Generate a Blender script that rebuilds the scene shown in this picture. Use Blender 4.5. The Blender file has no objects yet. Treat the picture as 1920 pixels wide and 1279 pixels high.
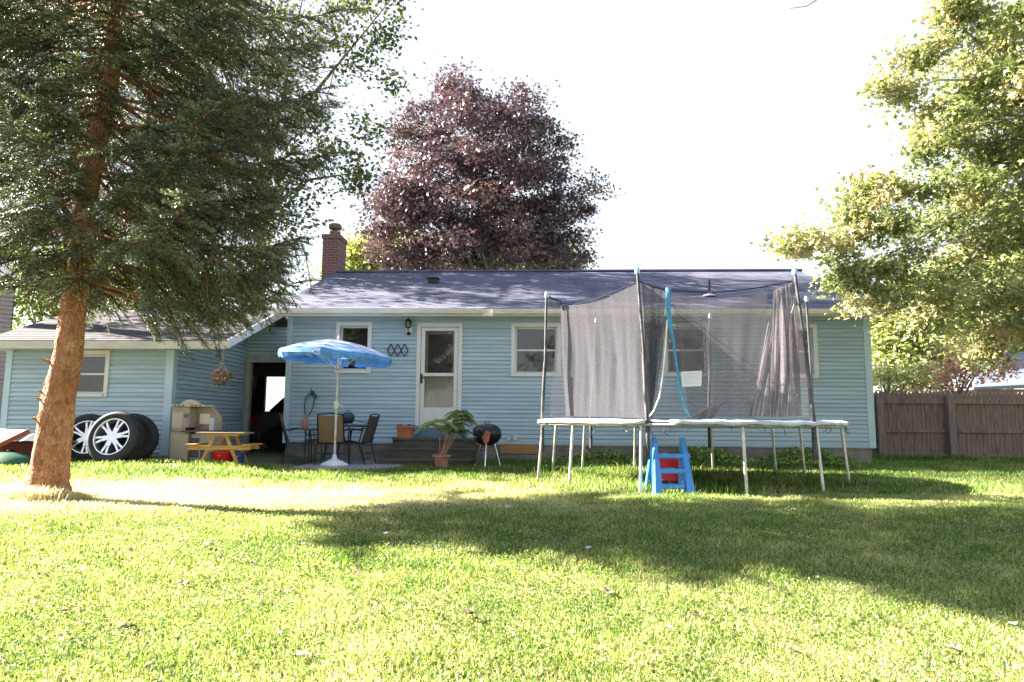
import bpy, math, random
import numpy as np
from mathutils import Vector, Matrix
R = math.radians
random.seed(7)
rng = np.random.default_rng(11)
scene = bpy.context.scene
col = scene.collection

# ------------------------------------------------------------------ camera
F_PX, PITCH, ROLL = 1300.0, R(6.6), R(0.45)
CAM = Vector((0, 0, 0.85))
fw = Vector((0, math.cos(PITCH), math.sin(PITCH)))
up0 = Vector((0, -math.sin(PITCH), math.cos(PITCH)))
rt0 = Vector((1, 0, 0))
rt = rt0 * math.cos(ROLL) + up0 * math.sin(ROLL)
up = up0 * math.cos(ROLL) - rt0 * math.sin(ROLL)
cam = bpy.data.cameras.new('camera'); cam.sensor_width = 36; cam.lens = F_PX / 1920 * 36
cam.clip_start = 0.05; cam.clip_end = 800
camo = bpy.data.objects.new('camera', cam); col.objects.link(camo)
m3 = Matrix((rt, up, -fw)).transposed()
camo.matrix_world = Matrix.Translation(CAM) @ m3.to_4x4()
scene.camera = camo

# ------------------------------------------------------------------ light
SUN_EL = R(30); SUN_DIR = Vector((-0.962 * math.cos(SUN_EL), 0.273 * math.cos(SUN_EL), math.sin(SUN_EL)))
w = bpy.data.worlds.new('World'); scene.world = w; w.use_nodes = True
nt = w.node_tree; nt.nodes.clear()
out = nt.nodes.new('ShaderNodeOutputWorld'); bg = nt.nodes.new('ShaderNodeBackground')
sky = nt.nodes.new('ShaderNodeTexSky'); sky.sky_type = 'NISHITA'; sky.sun_disc = False
sky.sun_elevation = SUN_EL; sky.sun_rotation = math.atan2(SUN_DIR.x, SUN_DIR.y)
sky.air_density = 1.0; sky.dust_density = 1.0; sky.ozone_density = 1.0
bg.inputs['Strength'].default_value = 0.050
mixs = nt.nodes.new('ShaderNodeMix'); mixs.data_type = 'RGBA'; mixs.inputs[0].default_value = 0.5; mixs.inputs[7].default_value = (2.75, 2.78, 2.82, 1)
# thin white haze low in the sky, thinning towards the zenith
wtc = nt.nodes.new('ShaderNodeTexCoord'); wsp = nt.nodes.new('ShaderNodeSeparateXYZ'); wmr = nt.nodes.new('ShaderNodeMapRange'); wmr.interpolation_type = 'SMOOTHSTEP'
wmr.inputs[1].default_value = 0.54; wmr.inputs[2].default_value = 0.70; wmr.inputs[3].default_value = 0.75; wmr.inputs[4].default_value = 0.03
nt.links.new(wtc.outputs['Generated'], wsp.inputs[0]); nt.links.new(wsp.outputs[2], wmr.inputs[0]); nt.links.new(wmr.outputs[0], mixs.inputs[0])
nt.links.new(sky.outputs[0], mixs.inputs[6]); nt.links.new(mixs.outputs[2], bg.inputs['Color']); nt.links.new(bg.outputs[0], out.inputs[0])
sl = bpy.data.lights.new('sun', 'SUN'); sl.energy = 5.0; sl.angle = R(0.5); sl.color = (1.0, 0.93, 0.82)
so = bpy.data.objects.new('sun', sl); col.objects.link(so)
so.rotation_euler = SUN_DIR.to_track_quat('Z', 'Y').to_euler(); so.location = (-30, 10, 30)
scene.view_settings.view_transform = 'Standard'; scene.view_settings.look = 'None'
scene.view_settings.gamma = 1.0; scene.view_settings.exposure = 3.15
scene.cycles.max_bounces = 6; scene.cycles.transparent_max_bounces = 12

def ray(px, py):
    return (fw + rt * ((px - 960) / F_PX) - up * ((py - 639.5) / F_PX))
def at(px, py, Y=None, Z=None):
    d = ray(px, py)
    t = (Y / d.y) if Y is not None else ((Z - CAM.z) / d.z)
    return CAM + d * t

# ------------------------------------------------------------------ helpers
class MB:
    def __init__(s): s.v = []; s.f = []
    def add(s, vs, fs, M=None):
        o = len(s.v)
        for p in vs:
            p = Vector(p)
            s.v.append(tuple(M @ p) if M is not None else tuple(p))
        for f in fs: s.f.append([i + o for i in f])
        return s
    def box(s, a, b, M=None):
        x0, y0, z0 = a; x1, y1, z1 = b
        vs = [(x0,y0,z0),(x1,y0,z0),(x1,y1,z0),(x0,y1,z0),(x0,y0,z1),(x1,y0,z1),(x1,y1,z1),(x0,y1,z1)]
        return s.add(vs, [(0,3,2,1),(4,5,6,7),(0,1,5,4),(1,2,6,5),(2,3,7,6),(3,0,4,7)], M)
    def beam(s, p, q, wx, wz, upv=(0,0,1)):
        p = Vector(p); q = Vector(q); d = (q - p).normalized()
        a = d.cross(Vector(upv))
        if a.length < 1e-4: a = d.cross(Vector((1,0,0)))
        a.normalize(); b = a.cross(d)
        vs = []
        for c in (p, q):
            for i, j in ((-1,-1),(1,-1),(1,1),(-1,1)): vs.append(c + a*(i*wx/2) + b*(j*wz/2))
        return s.add(vs, [(0,1,2,3),(7,6,5,4),(0,4,5,1),(1,5,6,2),(2,6,7,3),(3,7,4,0)])
    def tube(s, pts, rad, n=8, caps=True):
        pts = [Vector(p) for p in pts]
        if not hasattr(rad, '__len__'): rad = [rad]*len(pts)
        vs = []; prev = None
        for i, p in enumerate(pts):
            d = (pts[min(i+1, len(pts)-1)] - pts[max(i-1, 0)])
            if d.length < 1e-7: d = Vector((0,0,1))
            d.normalize()
            if prev is None:
                a = d.cross(Vector((0,0,1)))
                if a.length < 1e-3: a = d.cross(Vector((1,0,0)))
            else: a = prev - d*prev.dot(d)
            a.normalize(); prev = a; b = d.cross(a)
            for k in range(n):
                t = 2*math.pi*k/n; vs.append(p + (a*math.cos(t) + b*math.sin(t))*rad[i])
        fs = []
        for i in range(len(pts)-1):
            for k in range(n):
                fs.append((i*n+k, i*n+(k+1)%n, (i+1)*n+(k+1)%n, (i+1)*n+k))
        if caps:
            fs.append(tuple(reversed(range(n)))); fs.append(tuple(range((len(pts)-1)*n, len(pts)*n)))
        return s.add(vs, fs)
    def lathe(s, prof, n=24, M=None):
        vs = []; fs = []
        for r, z in prof:
            for k in range(n):
                t = 2*math.pi*k/n; vs.append((r*math.cos(t), r*math.sin(t), z))
        for i in range(len(prof)-1):
            for k in range(n): fs.append((i*n+k, i*n+(k+1)%n, (i+1)*n+(k+1)%n, (i+1)*n+k))
        if prof[0][0] > 1e-4: fs.append(tuple(reversed(range(n))))
        if prof[-1][0] > 1e-4: fs.append(tuple(range((len(prof)-1)*n, len(prof)*n)))
        return s.add(vs, fs, M)
    def prism(s, poly, y0, y1, M=None):       # polygon in x,z extruded in y
        n = len(poly)
        vs = [(x, y0, z) for x, z in poly] + [(x, y1, z) for x, z in poly]
        fs = [tuple(range(n)), tuple(reversed(range(n, 2*n)))]
        for i in range(n): fs.append((i, i+n, (i+1)%n+n, (i+1)%n))
        return s.add(vs, fs, M)
    def build(s, name, mat, parent=None, smooth=False, bevel=0):
        me = bpy.data.meshes.new(name); me.from_pydata(s.v, [], s.f); me.update()
        if smooth:
            me.polygons.foreach_set('use_smooth', [True]*len(me.polygons))
            try: me.set_sharp_from_angle(angle=R(40))
            except Exception: pass
        me.materials.append(mat)
        o = bpy.data.objects.new(name, me); col.objects.link(o)
        if parent: o.parent = parent
        if bevel:
            b = o.modifiers.new('bevel', 'BEVEL'); b.width = bevel; b.segments = 2; b.limit_method = 'ANGLE'
        return o

def npmesh(name, V, Fc, mat, parent=None, attr=None, origin=None):
    V = np.asarray(V, dtype=np.float32)
    if origin is not None: V = V - np.array(origin, dtype=np.float32)
    Fc = np.asarray(Fc, dtype=np.int32); k = Fc.shape[1]; n = Fc.shape[0]
    me = bpy.data.meshes.new(name)
    me.vertices.add(len(V)); me.vertices.foreach_set('co', V.ravel())
    me.loops.add(n*k); me.loops.foreach_set('vertex_index', Fc.ravel())
    me.polygons.add(n); me.polygons.foreach_set('loop_start', np.arange(0, n*k, k, dtype=np.int32))
    me.update(calc_edges=True)
    if attr is not None:
        a = me.attributes.new('tone', 'FLOAT', 'POINT'); a.data.foreach_set('value', np.asarray(attr, dtype=np.float32))
    me.materials.append(mat)
    o = bpy.data.objects.new(name, me); col.objects.link(o)
    if parent: o.parent = parent
    return o

def tag(o, label=None, cat=None, group=None, kind=None):
    if label: o['label'] = label
    if cat: o['category'] = cat
    if group: o['group'] = group
    if kind: o['kind'] = kind
    return o
def thing(name, label, cat, loc=(0,0,0), rz=0.0, group=None):
    o = bpy.data.objects.new(name, None); col.objects.link(o); o.empty_display_size = 0.2
    o.location = loc; o.rotation_euler = (0, 0, rz)
    return tag(o, label, cat, group)
def place(o, loc, rz=0.0):
    o.location = loc; o.rotation_euler = (0, 0, rz); return o

# ------------------------------------------------------------------ materials
def mat(name, c, rough=0.7, noise=0.0, scale=8.0, stretch=(1,1,1), bump=0.0, metal=0.0, spec=0.5, c2=None, detail=4.0, coat=0.0, bscale=None):
    m = bpy.data.materials.new(name); m.use_nodes = True; t = m.node_tree; p = t.nodes['Principled BSDF']
    p.inputs['Base Color'].default_value = (*c, 1); p.inputs['Roughness'].default_value = rough
    p.inputs['Metallic'].default_value = metal; p.inputs['Specular IOR Level'].default_value = spec
    p.inputs['Coat Weight'].default_value = coat
    if noise > 0 or bump > 0 or c2:
        tc = t.nodes.new('ShaderNodeTexCoord'); mp = t.nodes.new('ShaderNodeMapping'); mp.inputs['Scale'].default_value = stretch
        n = t.nodes.new('ShaderNodeTexNoise'); n.inputs['Scale'].default_value = scale; n.inputs['Detail'].default_value = detail
        n.inputs['Roughness'].default_value = 0.65
        t.links.new(tc.outputs['Object'], mp.inputs[0]); t.links.new(mp.outputs[0], n.inputs['Vector'])
        if noise > 0 or c2:
            r = t.nodes.new('ShaderNodeValToRGB')
            k = noise
            a = c2 if c2 else tuple(x*(1-k) for x in c)
            b = c if c2 else tuple(min(1, x*(1+k)) for x in c)
            r.color_ramp.elements[0].position = 0.36; r.color_ramp.elements[0].color = (*a, 1)
            r.color_ramp.elements[1].position = 0.64; r.color_ramp.elements[1].color = (*b, 1)
            t.links.new(n.outputs[0], r.inputs[0]); t.links.new(r.outputs[0], p.inputs['Base Color'])
        if bump > 0:
            bp = t.nodes.new('ShaderNodeBump'); bp.inputs['Strength'].default_value = bump; bp.inputs['Distance'].default_value = 0.02
            src = n
            if bscale:
                src = t.nodes.new('ShaderNodeTexNoise'); src.inputs['Scale'].default_value = bscale; src.inputs['Detail'].default_value = 5
                t.links.new(mp.outputs[0], src.inputs['Vector'])
            t.links.new(src.outputs[0], bp.inputs['Height']); t.links.new(bp.outputs[0], p.inputs['Normal'])
    return m

def leafmat(name, cols, trans=0.4, rough=0.55, tcol=None, spec=0.4):
    """cols: list of (pos, colour) along the per-leaf tone attribute"""
    m = bpy.data.materials.new(name); m.use_nodes = True; t = m.node_tree; p = t.nodes['Principled BSDF']
    a = t.nodes.new('ShaderNodeAttribute'); a.attribute_name = 'tone'
    r = t.nodes.new('ShaderNodeValToRGB')
    while len(r.color_ramp.elements) < len(cols): r.color_ramp.elements.new(0.5)
    for e, (ps, c) in zip(r.color_ramp.elements, cols): e.position = ps; e.color = (*c, 1)
    t.links.new(a.outputs['Fac'], r.inputs[0]); t.links.new(r.outputs[0], p.inputs['Base Color'])
    p.inputs['Roughness'].default_value = rough; p.inputs['Specular IOR Level'].default_value = spec
    if trans > 0:
        tr = t.nodes.new('ShaderNodeBsdfTranslucent'); mx = t.nodes.new('ShaderNodeMixShader'); mx.inputs[0].default_value = trans
        hs = t.nodes.new('ShaderNodeMix'); hs.data_type = 'RGBA'; hs.blend_type = 'MULTIPLY'; hs.inputs[0].default_value = 1
        hs.inputs[7].default_value = (*(tcol or (1.6, 1.7, 0.7)), 1)
        t.links.new(r.outputs[0], hs.inputs[6]); t.links.new(hs.outputs[2], tr.inputs[0])
        t.links.new(p.outputs[0], mx.inputs[1]); t.links.new(tr.outputs[0], mx.inputs[2])
        t.links.new(mx.outputs[0], t.nodes['Material Output'].inputs[0])
    return m

def netmat(name, c, opac, trans=0.5, fold=0.2):
    m = bpy.data.materials.new(name); m.use_nodes = True; t = m.node_tree; t.nodes.clear()
    o = t.nodes.new('ShaderNodeOutputMaterial'); d = t.nodes.new('ShaderNodeBsdfDiffuse'); d.inputs[0].default_value = (*c, 1)
    tr = t.nodes.new('ShaderNodeBsdfTranslucent'); tr.inputs[0].default_value = (*c, 1)
    mx = t.nodes.new('ShaderNodeMixShader'); mx.inputs[0].default_value = trans
    tp = t.nodes.new('ShaderNodeBsdfTransparent'); m2 = t.nodes.new('ShaderNodeMixShader')
    tc = t.nodes.new('ShaderNodeTexCoord')
    n = t.nodes.new('ShaderNodeTexNoise'); n.inputs['Scale'].default_value = 70; n.inputs['Detail'].default_value = 3
    mr = t.nodes.new('ShaderNodeMapRange'); mr.inputs[1].default_value = 0.3; mr.inputs[2].default_value = 0.7
    mr.inputs[3].default_value = max(0, opac - fold); mr.inputs[4].default_value = min(1, opac + fold)
    t.links.new(tc.outputs['Object'], n.inputs['Vector']); t.links.new(n.outputs[0], mr.inputs[0]); t.links.new(mr.outputs[0], m2.inputs[0])
    t.links.new(d.outputs[0], mx.inputs[1]); t.links.new(tr.outputs[0], mx.inputs[2])
    t.links.new(tp.outputs[0], m2.inputs[1]); t.links.new(mx.outputs[0], m2.inputs[2]); t.links.new(m2.outputs[0], o.inputs[0])
    return m

M_SIDE = mat('blue_vinyl', (0.35, 0.465, 0.55), 0.45, 0.15, 1.1, (0.6, 0.6, 9), bump=0.05)
M_TRIMB = mat('pale_blue_trim', (0.42, 0.56, 0.66), 0.45, 0.05, 3)
M_WHITE = mat('white_paint', (0.62, 0.62, 0.61), 0.45, 0.06, 5, bump=0.05)
M_FASC = mat('cream_fascia', (0.50, 0.48, 0.42), 0.5, 0.12, 2.0, (1, 1, 3))
M_FOUND = mat('foundation_block', (0.20, 0.18, 0.16), 0.9, 0.25, 3, bump=0.3, bscale=30)
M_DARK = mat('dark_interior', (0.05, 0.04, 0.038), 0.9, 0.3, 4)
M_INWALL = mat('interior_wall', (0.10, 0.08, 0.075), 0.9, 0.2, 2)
M_BLACK = mat('black_metal', (0.012, 0.012, 0.014), 0.35, 0.2, 10)
M_BLIND = mat('grey_blind', (0.11, 0.12, 0.14), 0.6, 0.1, 4)
M_BARK = mat('spruce_bark', (0.42, 0.205, 0.105), 0.9, 0.0, 9, (1, 1, 0.8), bump=0.8, c2=(0.21, 0.105, 0.06), bscale=26)
M_BARKG = mat('grey_bark', (0.16, 0.14, 0.12), 0.9, 0.3, 6, (1, 1, 0.4), bump=0.5)
M_TWIG = mat('twig_bark', (0.16, 0.085, 0.05), 0.9, 0.3, 10)
M_STEEL = mat('galvanised_steel', (0.52, 0.49, 0.45), 0.42, 0.18, 12, metal=0.75)
M_FENCE = mat('weathered_wood', (0.20, 0.14, 0.105), 0.9, 0.4, 5, (6, 6, 0.5), bump=0.3)
M_FPOST = mat('post_wood', (0.21, 0.16, 0.135), 0.9, 0.25, 6, (4, 4, 0.6), bump=0.3)
M_STEP = mat('dark_deck_wood', (0.085, 0.08, 0.062), 0.85, 0.3, 5, (0.6, 5, 5), bump=0.3)
M_PINE = mat('yellow_pine', (0.45, 0.24, 0.07), 0.7, 0.25, 6, (1, 5, 5), bump=0.15)
M_TERRA = mat('terracotta', (0.40, 0.13, 0.055), 0.8, 0.2, 9)
M_CONC = mat('patio_concrete', (0.30, 0.29, 0.30), 0.9, 0.25, 3, bump=0.3, bscale=40)
M_RUBBER = mat('tyre_rubber', (0.016, 0.016, 0.018), 0.75, 0.2, 20)
M_ALLOY = mat('polished_alloy', (0.72, 0.73, 0.76), 0.22, 0.05, 5, metal=0.9)
M_BLUEPL = mat('blue_plastic', (0.06, 0.27, 0.66), 0.4, 0.1, 6, coat=0.2)
M_REDPL = mat('red_plastic', (0.60, 0.012, 0.012), 0.35, 0.1, 6)
M_TAN = mat('tan_plastic', (0.33, 0.28, 0.21), 0.55, 0.12, 5)
M_TANL = mat('pale_tan_plastic', (0.46, 0.41, 0.32), 0.55, 0.08, 5)
M_GREYPL = mat('pale_grey_plastic', (0.45, 0.47, 0.50), 0.5, 0.08, 5)
M_BROWNPL = mat('brown_plastic', (0.10, 0.06, 0.055), 0.5, 0.2, 5)
M_GREENPL = mat('green_plastic', (0.012, 0.09, 0.035), 0.5, 0.1, 6)
M_ORANGE = mat('orange_plastic', (0.30, 0.045, 0.02), 0.5, 0.1, 6)
M_TEAL = mat('dark_teal_plastic', (0.015, 0.05, 0.07), 0.4, 0.2, 6)
M_UMBLUE = mat('umbrella_blue', (0.09, 0.27, 0.62), 0.8, 0.25, 6)
M_SLING = mat('tan_sling', (0.20, 0.13, 0.07), 0.8, 0.15, 40)
M_SLINGD = mat('brown_sling', (0.085, 0.06, 0.055), 0.8, 0.2, 40)
M_BLUEFOAM = mat('blue_foam', (0.05, 0.28, 0.48), 0.6, 0.2, 14)
M_MAT = mat('trampoline_mat', (0.03, 0.03, 0.035), 0.8, 0.2, 20)
M_PAD = mat('pale_blue_pad', (0.55, 0.62, 0.66), 0.6, 0.18, 4, bump=0.2)
M_HOSE = mat('green_hose', (0.02, 0.075, 0.06), 0.45, 0.2, 20)
M_CARP = mat('car_paint', (0.16, 0.17, 0.18), 0.3, 0.05, 3, metal=0.4, coat=0.6)
M_LENS = mat('red_lens', (0.55, 0.005, 0.01), 0.15, 0.1, 5, coat=0.5)
M_TAUPE = mat('taupe_siding', (0.26, 0.21, 0.20), 0.8, 0.1, 2, (1, 1, 8))
M_PAPER = mat('weathered_paper', (0.72, 0.72, 0.68), 0.8, 0.06, 9)
M_BRICK = None

def glassmat(name, tint=(0.03, 0.035, 0.04), mixf=0.35):
    m = bpy.data.materials.new(name); m.use_nodes = True; t = m.node_tree; t.nodes.clear()
    o = t.nodes.new('ShaderNodeOutputMaterial'); g = t.nodes.new('ShaderNodeBsdfGlossy'); g.inputs['Roughness'].default_value = 0.03
    tp = t.nodes.new('ShaderNodeBsdfTransparent'); tp.inputs[0].default_value = (0.8, 0.82, 0.82, 1)
    fr = t.nodes.new('ShaderNodeFresnel'); fr.inputs[0].default_value = 1.9
    mx = t.nodes.new('ShaderNodeMixShader')
    t.links.new(fr.outputs[0], mx.inputs[0]); t.links.new(tp.outputs[0], mx.inputs[1]); t.links.new(g.outputs[0], mx.inputs[2])
    t.links.new(mx.outputs[0], o.inputs[0]); return m
M_GLASS = glassmat('window_glass')

def roofmat(name, ca, cb):
    m = mat(name, ca, 0.9, 0.0, 2.2, (0.5, 1, 1), bump=0.0, c2=cb, detail=6)
    t = m.node_tree; p = t.nodes['Principled BSDF']
    src = p.inputs['Base Color'].links[0].from_socket
    tc = t.nodes.new('ShaderNodeTexCoord'); mp = t.nodes.new('ShaderNodeMapping')
    br = t.nodes.new('ShaderNodeTexBrick'); br.inputs['Scale'].default_value = 1.0
    br.inputs['Brick Width'].default_value = 0.32; br.inputs['Row Height'].default_value = 0.13; br.inputs['Mortar Size'].default_value = 0.006
    br.inputs['Color1'].default_value = (1.15, 1.12, 1.12, 1); br.inputs['Color2'].default_value = (0.78, 0.78, 0.8, 1); br.inputs['Mortar'].default_value = (0.4, 0.4, 0.4, 1)
    t.links.new(tc.outputs['Object'], mp.inputs[0]); t.links.new(mp.outputs[0], br.inputs['Vector'])
    mx = t.nodes.new('ShaderNodeMix'); mx.data_type = 'RGBA'; mx.blend_type = 'MULTIPLY'; mx.inputs[0].default_value = 1
    t.links.new(src, mx.inputs[6]); t.links.new(br.outputs[0], mx.inputs[7]); t.links.new(mx.outputs[2], p.inputs['Base Color'])
    n = t.nodes.new('ShaderNodeTexNoise'); n.inputs['Scale'].default_value = 60
    b = t.nodes.new('ShaderNodeBump'); b.inputs['Strength'].default_value = 0.5; b.inputs['Distance'].default_value = 0.01
    t.links.new(tc.outputs['Object'], n.inputs['Vector']); t.links.new(n.outputs[0], b.inputs['Height']); t.links.new(b.outputs[0], p.inputs['Normal'])
    return m
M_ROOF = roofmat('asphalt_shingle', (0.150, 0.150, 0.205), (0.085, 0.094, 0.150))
M_WROOF = roofmat('wing_shingle_sun_tint', (0.058, 0.049, 0.055), (0.032, 0.029, 0.038))  # shingle copy with warm sunlight put into its colour, darkened against glare
M_BRICK = mat('brick', (0.30, 0.10, 0.07), 0.9, 0.2, 5)
def brickify(m):
    t = m.node_tree; p = t.nodes['Principled BSDF']; tc = t.nodes.new('ShaderNodeTexCoord'); mp = t.nodes.new('ShaderNodeMapping')
    mp.inputs['Rotation'].default_value = (R(90), 0, 0)
    br = t.nodes.new('ShaderNodeTexBrick'); br.inputs['Scale'].default_value = 1; br.inputs['Brick Width'].default_value = 0.21
    br.inputs['Row Height'].default_value = 0.075; br.inputs['Mortar Size'].default_value = 0.01
    br.inputs['Color1'].default_value = (0.16, 0.06, 0.055, 1); br.inputs['Color2'].default_value = (0.13, 0.05, 0.05, 1); br.inputs['Mortar'].default_value = (0.18, 0.16, 0.16, 1)
    t.links.new(tc.outputs['Object'], mp.inputs[0]); t.links.new(mp.outputs[0], br.inputs['Vector']); t.links.new(br.outputs[0], p.inputs['Base Color'])
brickify(M_BRICK)

def barkify(m):
    t = m.node_tree; p = t.nodes['Principled BSDF']; tc = t.nodes.new('ShaderNodeTexCoord')
    mp = t.nodes.new('ShaderNodeMapping'); mp.inputs['Scale'].default_value = (1, 1, .55)
    wn = t.nodes.new('ShaderNodeTexNoise'); wn.inputs['Scale'].default_value = 9; ad = t.nodes.new('ShaderNodeMix'); ad.data_type = 'RGBA'; ad.inputs[0].default_value = .06
    v = t.nodes.new('ShaderNodeTexVoronoi'); v.inputs['Scale'].default_value = 38; v.feature = 'F1'
    v2 = t.nodes.new('ShaderNodeTexVoronoi'); v2.inputs['Scale'].default_value = 38; v2.feature = 'DISTANCE_TO_EDGE'
    t.links.new(tc.outputs['Object'], mp.inputs[0]); t.links.new(mp.outputs[0], wn.inputs['Vector']); t.links.new(mp.outputs[0], ad.inputs[6]); t.links.new(wn.outputs['Color'], ad.inputs[7])
    t.links.new(ad.outputs[2], v.inputs['Vector']); t.links.new(ad.outputs[2], v2.inputs['Vector'])
    r = t.nodes.new('ShaderNodeValToRGB'); e = r.color_ramp.elements; e[0].position = 0; e[0].color = (.19,.085,.04,1); e[1].position = 1; e[1].color = (.52,.31,.18,1)
    x = e.new(.45); x.color = (.40,.175,.075,1)
    sp = t.nodes.new('ShaderNodeSeparateColor'); t.links.new(v.outputs['Color'], sp.inputs[0])
    n3 = t.nodes.new('ShaderNodeTexNoise'); n3.inputs['Scale'].default_value = 3.5; n3.inputs['Detail'].default_value = 8; n3.inputs['Roughness'].default_value = .75; t.links.new(tc.outputs['Object'], n3.inputs['Vector'])
    ma = t.nodes.new('ShaderNodeMath'); ma.operation = 'MULTIPLY_ADD'; ma.inputs[1].default_value = .45; t.links.new(sp.outputs[0], ma.inputs[0]); 
    mm = t.nodes.new('ShaderNodeMath'); mm.operation = 'MULTIPLY_ADD'; mm.inputs[1].default_value = 1.6; mm.inputs[2].default_value = -.55; t.links.new(n3.outputs[0], mm.inputs[0]); t.links.new(mm.outputs[0], ma.inputs[2])
    t.links.new(ma.outputs[0], r.inputs[0]); t.links.new(r.outputs[0], p.inputs['Base Color'])
    mr = t.nodes.new('ShaderNodeMapRange'); mr.inputs[2].default_value = .25; t.links.new(v2.outputs[0], mr.inputs[0])
    b = t.nodes.new('ShaderNodeBump'); b.inputs['Strength'].default_value = 1.0; b.inputs['Distance'].default_value = .013; t.links.new(mr.outputs[0], b.inputs['Height']); t.links.new(b.outputs[0], p.inputs['Normal'])
barkify(M_BARK)

# ------------------------------------------------------------------ ground
def ss(a, b, x):
    t = np.clip((np.asarray(x, dtype=float) - a)/(b - a), 0, 1); return t*t*(3-2*t)
def gz(x, y):
    x = np.asarray(x, dtype=float); y = np.asarray(y, dtype=float)
    z = -0.05*np.maximum(0, 6.5 - np.maximum(y, -6))
    z = z + 0.12*ss(8.0, 11.5, y)*ss(3.2, 5.2, -x)
    z = z + 0.02*np.sin(x*1.3 + y*0.7)*np.sin(y*0.9 - 1) * (1 - ss(11, 13, y))
    return z
def g(x, y): return float(gz(x, y))

def ground_mesh():
    xs = np.concatenate([np.linspace(-160, -14, 12), np.linspace(-13, 13, 105), np.linspace(14, 160, 12)])
    ys = np.concatenate([np.linspace(-60, -2, 8), np.linspace(-1.5, 20, 90), np.linspace(22, 220, 14)])
    X, Y = np.meshgrid(xs, ys); Z = gz(X, Y)
    V = np.stack([X.ravel(), Y.ravel(), Z.ravel()], 1); nx = len(xs)
    i, j = np.meshgrid(np.arange(len(ys)-1), np.arange(nx-1), indexing='ij'); a = (i*nx + j).ravel()
    return V, np.stack([a, a+1, a+nx+1, a+nx], 1)
mg = bpy.data.materials.new('lawn_soil'); mg.use_nodes = True
t = mg.node_tree; p = t.nodes['Principled BSDF']; p.inputs['Roughness'].default_value = 0.95
tc = t.nodes.new('ShaderNodeTexCoord')
n1 = t.nodes.new('ShaderNodeTexNoise'); n1.inputs['Scale'].default_value = 0.9; n1.inputs['Detail'].default_value = 6
n2 = t.nodes.new('ShaderNodeTexNoise'); n2.inputs['Scale'].default_value = 22; n2.inputs['Detail'].default_value = 5
r1 = t.nodes.new('ShaderNodeValToRGB'); r1.color_ramp.elements[0].position = 0.35; r1.color_ramp.elements[0].color = (0.06, 0.075, 0.02, 1)
r1.color_ramp.elements[1].position = 0.68; r1.color_ramp.elements[1].color = (0.16, 0.13, 0.07, 1)
r2 = t.nodes.new('ShaderNodeValToRGB'); r2.color_ramp.elements[0].position = 0.3; r2.color_ramp.elements[0].color = (0.55, 0.55, 0.55, 1)
r2.color_ramp.elements[1].position = 0.7; r2.color_ramp.elements[1].color = (1.2, 1.2, 1.2, 1)
mx = t.nodes.new('ShaderNodeMix'); mx.data_type = 'RGBA'; mx.blend_type = 'MULTIPLY'; mx.inputs[0].default_value = 1
t.links.new(tc.outputs['Object'], n1.inputs['Vector']); t.links.new(tc.outputs['Object'], n2.inputs['Vector'])
t.links.new(n1.outputs[0], r1.inputs[0]); t.links.new(n2.outputs[0], r2.inputs[0])
t.links.new(r1.outputs[0], mx.inputs[6]); t.links.new(r2.outputs[0], mx.inputs[7]); t.links.new(mx.outputs[2], p.inputs['Base Color'])
V, Fq = ground_mesh(); o = npmesh('ground', V, Fq, mg); tag(o, 'lawn soil under the grass', None, kind='structure')

# ------------------------------------------------------------------ house
Y0 = 14.75
HX = at(533, 800, Y=Y0).x
H0 = Vector((HX, Y0, 0.0)); YAW = R(-2.9)
HM = Matrix.Translation(H0) @ Matrix.Rotation(YAW, 4, 'Z'); HI = HM.inverted()
def hl(px, py, v=0.0):
    c = HI @ CAM; d = HI.to_3x3() @ ray(px, py); k = (v - c.y)/d.y; q = c + d*k
    return q.x, q.z
house = thing('house', 'single-storey pale blue house with lapped siding, low wing at its left and grey shingle roof', 'house', H0, YAW)
UR = hl(1631, 700)[0]
Z_SB, Z_SF = 0.42, 3.06
print('UR', UR, 'sb', hl(700, 824), hl(1500, 836), 'soffit', hl(700, 590), hl(1500, 592))

def siding(mb, a0, a1, z0, z1, T, openings=(), clip=None, e=0.085, out=0.030):
    """rows of lapped boards; T maps (along, outward, z)->local"""
    z = z0
    while z < z1 - 1e-4:
        zt = min(z + e, z1); zc = (z + zt)/2; c0, c1 = a0, a1
        if clip:
            lo, hi = clip(zt); c0 = max(c0, lo); c1 = min(c1, hi)
        iv = [(c0, c1)] if c1 > c0 else []
        for (u0, u1, w0, w1) in openings:
            if w0 < zc < w1:
                nv = []
                for s, q in iv:
                    if u1 <= s or u0 >= q: nv.append((s, q)); continue
                    if s < u0: nv.append((s, u0))
                    if u1 < q: nv.append((u1, q))
                iv = nv
        jv = []
        for s, q in iv:
            c_ = s + random.uniform(.6, 3.7)
            while c_ < q - .3: jv.append((s, c_)); s = c_ ; c_ += random.uniform(2.6, 3.7)
            jv.append((s, q))
        for s, q in jv:
            o1 = out + random.uniform(-.002, .003); o2 = 0.001
            pts = [(s, o2, z), (q, o2, z), (q, o1, z), (s, o1, z), (q, o1*0.95, z+0.012), (s, o1*0.95, z+0.012), (q, o1*.5, zt-e*.22), (s, o1*.5, zt-e*.22), (q, o2, zt-e*.22), (s, o2, zt-e*.22)]
            mb.add([T(*p_) for p_ in pts], [(0,1,2,3),(3,2,4,5),(5,4,6,7),(7,6,8,9)])
        z = zt
Tf = lambda v0: (lambda a, o_, z: (a, v0 - o_, z))

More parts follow.
